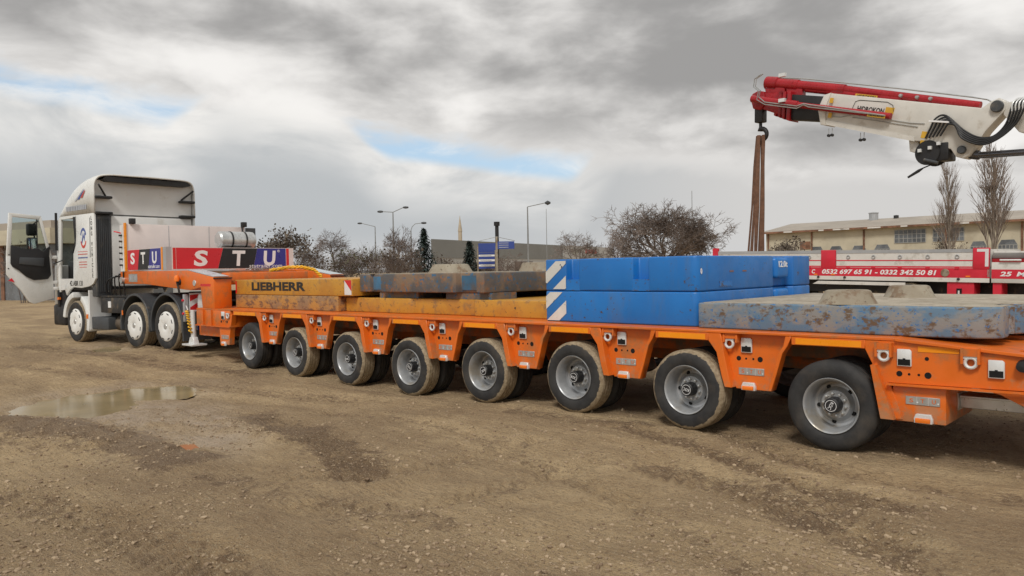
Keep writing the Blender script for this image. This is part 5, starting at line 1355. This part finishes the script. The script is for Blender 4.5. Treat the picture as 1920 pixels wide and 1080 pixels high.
# low wall behind the truck front
p = at(170, 60); wl = tag(MB().box(-6, 9, -.12, .12, -.2, 1.8).build('yard_wall', m['hall_lt'], None, loc=(p.x, p.y, 0)), 'grey yard wall behind the truck cab', 'wall'); wl.rotation_euler = (0, 0, math.atan2(RT.y, RT.x))
# parked lorry at the left edge
pk_ = frame(10, 58, 62, 'parked_lorry', 'flatbed lorry parked at the left edge beyond the open door', 'truck')
MB().box(-9, 1.2, .3, 2.2, .75, 1.0).build('chassis', m['dark'], pk_); MB().box(-9, 1.6, 0, 2.5, 1.0, 1.25).build('flatbed', m['grey_pl'], pk_)
MB().box(-9, 1.5, 0, .06, 1.25, 2.5).build('side_board', m['rust'], pk_, bev=.01)
for xx in (1.2, -.1): MB().box(xx, xx+.3, -.01, -.001, 1.05, 1.2).build('red_reflector', m['redlens'], pk_)
MB().box(.5, .9, -.01, -.001, 1.05, 1.2).build('amber_reflector', m['lens'], pk_)
for xx in (-.2, -1.5, -6.5):
    for yy in (0, 2.5):
        w = obj('wheel', drm_me, None, pk_, (xx, yy, gz(pk_.location.x, pk_.location.y)+.48), (0, 0, 0 if yy < 1 else math.pi)); obj('tyre', ttyre_me, None, w)
# minaret
p = at(864, 400); mn = thing('minaret', 'slender pale stone minaret with pointed cap above the hall roof', 'minaret', (p.x, p.y, 0))
MB().lathe([(1.5, 0), (1.3, 14.5)], 14, axis='z').build('shaft', m['stone'], mn, smooth=40)
MB().lathe([(1.35, 14.4), (1.75, 15.4), (1.75, 16.3), (1.0, 16.3), (.95, 21.5)], 14, axis='z').build('gallery', m['stone'], mn, smooth=40)
MB().lathe([(1.15, 21.4), (.5, 26), (.05, 29.5), (0, 29.6)], 14, axis='z').build('cap', m['stone'], mn, smooth=40)
# chimney
p = at(933, 80); ch = thing('chimney', 'tall black flue pipe with a cap rising behind the blue signs', 'chimney', (p.x, p.y, 0))
zt = at(933, 80, 416).z
MB().lathe([(.2, 0), (.19, zt-.35)], 14, axis='z').build('flue', m['black'], ch, smooth=40)
MB().lathe([(.30, zt-.40), (.30, zt), (.0, zt+.02)], 14, axis='z').build('flue_cap', m['black'], ch, smooth=40)
# direction signs
Zs = 42
p = at(913, Zs); sg = thing('direction_sign', 'blue and white stacked direction sign boards on posts', 'sign', (p.x, p.y, 0), (0, 0, math.atan2(RT.y, RT.x)))
w_ = 30/F_PX*Zs; top = at(913, Zs, 461).z
for xx in (-w_/2-.05, w_/2+.05): MB().box(xx-.03, xx+.03, -.03, .03, 0, top).build('post', m['cone'], sg)
rows = [('signblue', .34), ('signblue', .12), ('white', .10), ('signblue', .15), ('white', .11), ('signblue', .16), ('white', .11), ('signblue', .12)]
z = top
for k, (mt, h_) in enumerate(rows):
    bd_ = MB().box(-w_/2, w_/2, -.035, -.005, z-h_, z-.015).build('sign_board', m[mt], sg); z -= h_
    if k == 0: MB().box(-w_*.42, w_*.42, -.04, -.0355, z+.12, z+.17).build('pale_line', m['greytxt'], bd_)
    if mt == 'white': MB().box(-w_*.4, w_*.3, -.04, -.0355, z+.035, z+.05).build('dark_line', m['blacktxt'], bd_)
p = at(932, Zs-1); s2 = thing('road_sign', 'blue rectangular road sign on a pale pole beside the stacked boards', 'sign', (p.x, p.y, 0), (0, 0, math.atan2(RT.y, RT.x)))
top = at(932, Zs-1, 444).z; MB().box(-.05, .05, -.04, .04, 0, top).build('pole', m['cone'], s2)
za, zb = at(932, Zs-1, 467).z, at(932, Zs-1, 453).z
MB().box(.05, .92, -.05, -.02, za, zb).build('sign_face', m['signblue'], s2); MB().box(-.95, -.06, .0, .03, za-.05, zb-.08).build('sign_face', m['signblue'], s2)
for k in range(3): MB().box(.12, .62, -.056, -.051, za+.07+k*.11, za+.10+k*.11).build('pale_line', m['greytxt'], s2)
MB().tube([(-.9, 0, top-.2), (0, 0, top), (.95, 0, top-.22)], .015, 5).build('stay_rod', m['pole'], s2)
# street lamps and masts
def lamp(px, py, Z, label, arms, curved=False, head=.28):
    p = at(px, Z); top = at(px, Z, py).z
    o = thing('street_lamp', label, 'street lamp', (p.x, p.y, 0), (0, 0, math.atan2(RT.y, RT.x)), 'street lamps along the road')
    MB().tube([(0, 0, 0), (0, 0, top*.6), (0, 0, top)], [.13, .10, .07], 8).build('pole', m['pole'], o, smooth=50)
    for dx, dz in arms:
        if curved: pth = [(0, 0, top)]+[(dx*math.sin(a*math.pi/2), 0, top+dz*(1-math.cos(a*math.pi/2))) for a in (.3, .6, .8, 1)][:0]+[(dx*.12, 0, top+dz*.5), (dx*.4, 0, top+dz*.9), (dx, 0, top+dz)]
        else: pth = [(0, 0, top), (dx, 0, top+dz)]
        MB().tube(pth, .05, 6).build('arm', m['pole'], o, smooth=50)
        s = 1 if dx > 0 else -1
        MB().lathe([(0, -.4), (.12, -.3), (head*.6, 0), (.12, .35), (0, .4)], 10, (dx+s*.3, 0, top+dz), axis='x').build('lamp_head', m['grey_pl'], o, smooth=50)
lamp(739, 398, 105, 'tall street lamp with two raised arms behind the bare trees', ((-1.4, .1), (1.4, .6)))
lamp(705, 425, 134, 'street lamp with one straight arm reaching left', ((-2.3, .6),))
lamp(772, 432, 110, 'street lamp with a curved arm beside the tall spruce', ((1.5, 1.0),), True)
lamp(991, 388, 98, 'street lamp with a round head in front of the grey hall', ((2.2, .45),), False, .5)
for px, py, Z, lab in ((1026, 392, 90, 'thin antenna mast beside the round headed street lamp'), (1299, 358, 70, 'thin antenna mast rising behind the round bare tree'), (1345, 441, 90, 'short thin mast left of the slings')):
    p = at(px, Z); tag(MB().tube([(0, 0, 0), (0, 0, at(px, Z, py).z)], [.05, .025], 6).build('antenna_mast', m['pole'], None, loc=(p.x, p.y, 0)), lab, 'mast')
# far hills
b = MB(); v = []; f = []
rr = random.Random(2)
for k in range(121):
    a = R(-75+150*k/120); d = hdir(-math.degrees(a)); r_ = 1500
    hgt = 9+10*mnoise.noise(Vector((k*.09, 0, 0)))+5*mnoise.noise(Vector((k*.31, 3, 0)))
    v += [(d.x*r_, d.y*r_, -5), (d.x*(r_+120), d.y*(r_+120), max(3, hgt)), (d.x*(r_+600), d.y*(r_+600), -5)]
for k in range(120):
    for q in range(2): f.append((k*3+q, (k+1)*3+q, (k+1)*3+q+1, k*3+q+1))
b.add(v, f); hills = b.build('hills', paint('far_hill', (.16, .16, .16), .9, var=.1, scale=.01), smooth=60); hills['kind'] = 'structure'

# ------------------------------------------------------------------ trees
def tree(label, px, Z, py_top, width_px, kind, seed, name='bare_tree', twm='twig', leaf=None, nleaf=0, base_lift=0):
    p = at(px, Z); top = at(px, Z, py_top).z; W = width_px/F_PX*Z/2
    r = random.Random(seed)
    o = thing(name, label, 'tree' if 'bush' not in name else 'bush', (p.x, p.y, gz(p.x, p.y)-.05))
    tr, cr = MB(), MB(); tips = []
    def grow(pos, d, ln, rad, lev, maxlev):
        n = 3 if lev < 2 else 2
        pts = [pos]; q = pos; dd = d.copy()
        for k in range(n):
            dd = (dd+Vector((r.uniform(-1, 1), r.uniform(-1, 1), r.uniform(-.4, 1)))*(.14 if kind != 'poplar' else .06)).normalized()
            q = q+dd*(ln/n); pts.append(q)
        rs_ = [rad*(1-.5*k/n) for k in range(n+1)]
        (tr if lev < 2 else cr).tube(pts, rs_, 5 if lev < 2 else 3, cap=False)
        if lev >= maxlev: tips.append((q, dd)); return
        nb = {'round': (6, 4, 4, 4, 3, 3, 3), 'umbrella': (5, 5, 5, 4, 4), 'poplar': (26, 8, 5, 3, 3), 'bush': (6, 6, 5, 4, 3), 'sparse': (5, 5, 5, 4, 3)}[kind]
        nb = nb[min(lev, len(nb)-1)]
        for k in range(nb):
            if kind == 'poplar' and lev == 0: s = .12+.85*k/nb
            else: s = r.uniform(.45, 1.0) if lev else r.uniform(.7, 1)
            i = min(n-1, int(s*n)); b0 = pts[i].lerp(pts[i+1], s*n-i)
            ang = {'round': (1.05 if lev == 0 else .75), 'umbrella': .85, 'poplar': .34, 'bush': .6, 'sparse': .7}[kind]*r.uniform(.6, 1.25)
            az_ = k*2.4+r.uniform(-.5, .5)
            u = dd.orthogonal().normalized(); w2 = dd.cross(u)
            nd = (dd*math.cos(ang)+(u*math.cos(az_)+w2*math.sin(az_))*math.sin(ang))
            if kind == 'poplar' or (kind == 'round' and lev == 1): nd.z += .12
            if kind == 'umbrella' and lev > 0: nd.z *= .6
            nd.normalize()
            l2 = ln*{'round': .74, 'umbrella': .68, 'poplar': (.30 if lev == 0 else .6), 'bush': .72, 'sparse': .68}[kind]*r.uniform(.75, 1.15)
            if kind == 'poplar' and lev == 0: l2 *= (1.25-.75*s)
            grow(b0, nd, l2, max((.0055 if kind == 'round' else .0075)*Z/50, rs_[i]*.58), lev+1, maxlev)
    h = top
    if kind == 'poplar': grow(Vector((0, 0, 0)), Vector((0, 0, 1)), h*.92, h*.013, 0, 3)
    elif kind == 'bush':
        for k in range(5): grow(Vector((r.uniform(-.4, .4)*W, r.uniform(-.4, .4)*W, 0)), Vector((r.uniform(-.5, .5), r.uniform(-.5, .5), 1)).normalized(), h*.4, .035, 1, 5)
    else: grow(Vector((0, 0, 0)), Vector((r.uniform(-.1, .1), 0, 1)), h*{'round': .17, 'umbrella': .42}.get(kind, .30), h*.028, 0, 7 if kind == 'round' else 5)
    # fit the crown to its height and width
    allv = tr.v+cr.v
    zx = max(v[2] for v in allv); wx_ = sorted(max(abs(v[0]), abs(v[1])) for v in allv)[int(len(allv)*(.90 if kind == 'round' else .97))]
    sz, sw = h/zx, W/wx_
    for b_ in (tr, cr): b_.v = [(x*sw, y*sw, z*sz) for x, y, z in b_.v]
    tr.build('trunk', m['pbark' if kind == 'poplar' else 'bark'], o); c_ = cr.build('crown', m[twm], o); c_['kind'] = 'stuff'
    if nleaf:
        lf = MB()
        for k in range(nleaf):
            q, dd = tips[r.randrange(len(tips))]; c = Vector((q.x*sw, q.y*sw, q.z*sz))+Vector((r.gauss(0, .12), r.gauss(0, .12), r.gauss(0, .12)))*W*.6
            a1 = Vector((r.uniform(-1, 1), r.uniform(-1, 1), r.uniform(-1, 1))).normalized()*r.uniform(.05, .11); a2 = a1.orthogonal().normalized()*a1.length*.7
            lf.add([c-a1, c+a2, c+a1, c-a2], [(0, 1, 2, 3)])
        l_ = lf.build('leaves', m[leaf], o); l_['kind'] = 'stuff'
    return o
tree('large round crowned bare tree behind the blue counterweights', 1243, 46, 381, 168, 'round', 11)
tree('small crooked bare tree between the blue slabs and the round tree', 1078, 55, 430, 92, 'umbrella', 5)
tree('slim bare tree at the left edge of the round tree', 1163, 58, 425, 60, 'sparse', 8)
tree('tall narrow bare poplar left, below the crane knuckle', 1782, 62, 290, 44, 'poplar', 21, twm='ptwig')
tree('tall broad bare poplar with a nest, near the right edge', 1858, 60, 250, 70, 'poplar', 23, twm='ptwig')
tree('leafy brown tree right behind the STU rear board', 543, 52, 422, 120, 'sparse', 31, twm='rtwig', leaf='leaf', nleaf=1500)
tree('flat topped bare tree left of the straight armed lamp', 622, 55, 428, 96, 'umbrella', 33, twm='rtwig')
tree('upright bare tree under the twin armed street lamp', 742, 60, 422, 84, 'sparse', 35, twm='rtwig')
tree('low bare tree beside the blue road sign', 955, 50, 470, 60, 'umbrella', 38, twm='rtwig')
tree('small leafless tree in front of the warehouse corner', 1478, 50, 447, 66, 'sparse', 41, leaf='leaf', nleaf=500)
for k, (px, Z, py, w_, lm, lab) in enumerate(((500, 50, 458, 90, 'leaf', 'dense brown bush at the end of the STU board'), (578, 50, 452, 90, 'leaf', 'dense reddish bush under the leafy brown tree'), (640, 54, 466, 80, 'olive', 'olive tinted bush left of the lamp pole'),
        (682, 52, 455, 84, 'olive', 'olive leaved bush below the straight armed lamp'), (728, 50, 450, 90, 'leaf', 'tall brown thicket right of the olive bush'), (768, 52, 462, 70, 'leaf', 'brown thicket touching the tall spruce'),
        (838, 56, 478, 80, 'leaf', 'reddish brush between the two spruces'), (1772, 64, 440, 60, 'leaf', 'dark shrub at the foot of the narrow poplar'), (905, 60, 480, 60, 'leaf', 'low brush behind the stacked sign boards'), (60, 48, 452, 120, 'leaf', 'dark brown brush in front of the low building'), (1180, 60, 462, 120, 'leaf', 'low dark brush under the round tree'))):
    tree(lab, px, Z, py, w_, 'bush', 60+k, name='bush', twm='rtwig', leaf=lm, nleaf=220)
def spruce(label, px, Z, py, w_, seed):
    p = at(px, Z); h = at(px, Z, py).z; W = w_/F_PX*Z/2; r = random.Random(seed)
    o = thing('spruce_tree', label, 'tree', (p.x, p.y, 0))
    MB().tube([(0, 0, 0), (0, 0, h)], [.10, .015], 6).build('trunk', m['bark'], o)
    b = MB()
    for k in range(190):
        s = (k+.5)/190; z = h*(.08+.92*s); ln = W*(1-s)**.85*r.uniform(.75, 1.12)+.05; a = k*2.4
        d = Vector((math.cos(a), math.sin(a), -.22)); e = Vector((0, 0, z))+d*ln
        b.tube([(0, 0, z), e], [.015, .006], 3, cap=False)
        for q in range(16):
            t = r.uniform(.15, 1); c = Vector((0, 0, z))+d*ln*t+Vector((r.gauss(0, .07), r.gauss(0, .07), r.gauss(-.03, .05)))
            a1 = (d+Vector((r.uniform(-1, 1), r.uniform(-1, 1), r.uniform(-.8, .5)))).normalized()*r.uniform(.12, .22); a2 = a1.cross(Vector((0, 0, 1))).normalized()*.045
            b.add([c-a1, c+a2, c+a1, c-a2], [(0, 1, 2, 3)])
    c_ = b.build('crown', m['needle'], o); c_['kind'] = 'stuff'
spruce('tall dark spruce at the left end of the grey hall', 796, 55, 430, 84, 1)
spruce('shorter dark spruce in front of the grey hall', 881, 60, 453, 64, 2)
ns_ = at(1858, 60, 352)
b = MB(); r = random.Random(5)
for k in range(160):
    c = Vector((r.gauss(0, .22), r.gauss(0, .22), r.gauss(0, .12))); a1 = Vector((r.uniform(-1, 1), r.uniform(-1, 1), r.uniform(-.5, .5))).normalized()*.2
    b.tube([c-a1, c+a1], .012, 3)
nest = b.build('bird_nest', m['twig'], None, loc=(ns_.x, ns_.y, ns_.z)); tag(nest, 'dark twig bird nest high in the broad poplar', 'nest', kind='stuff')
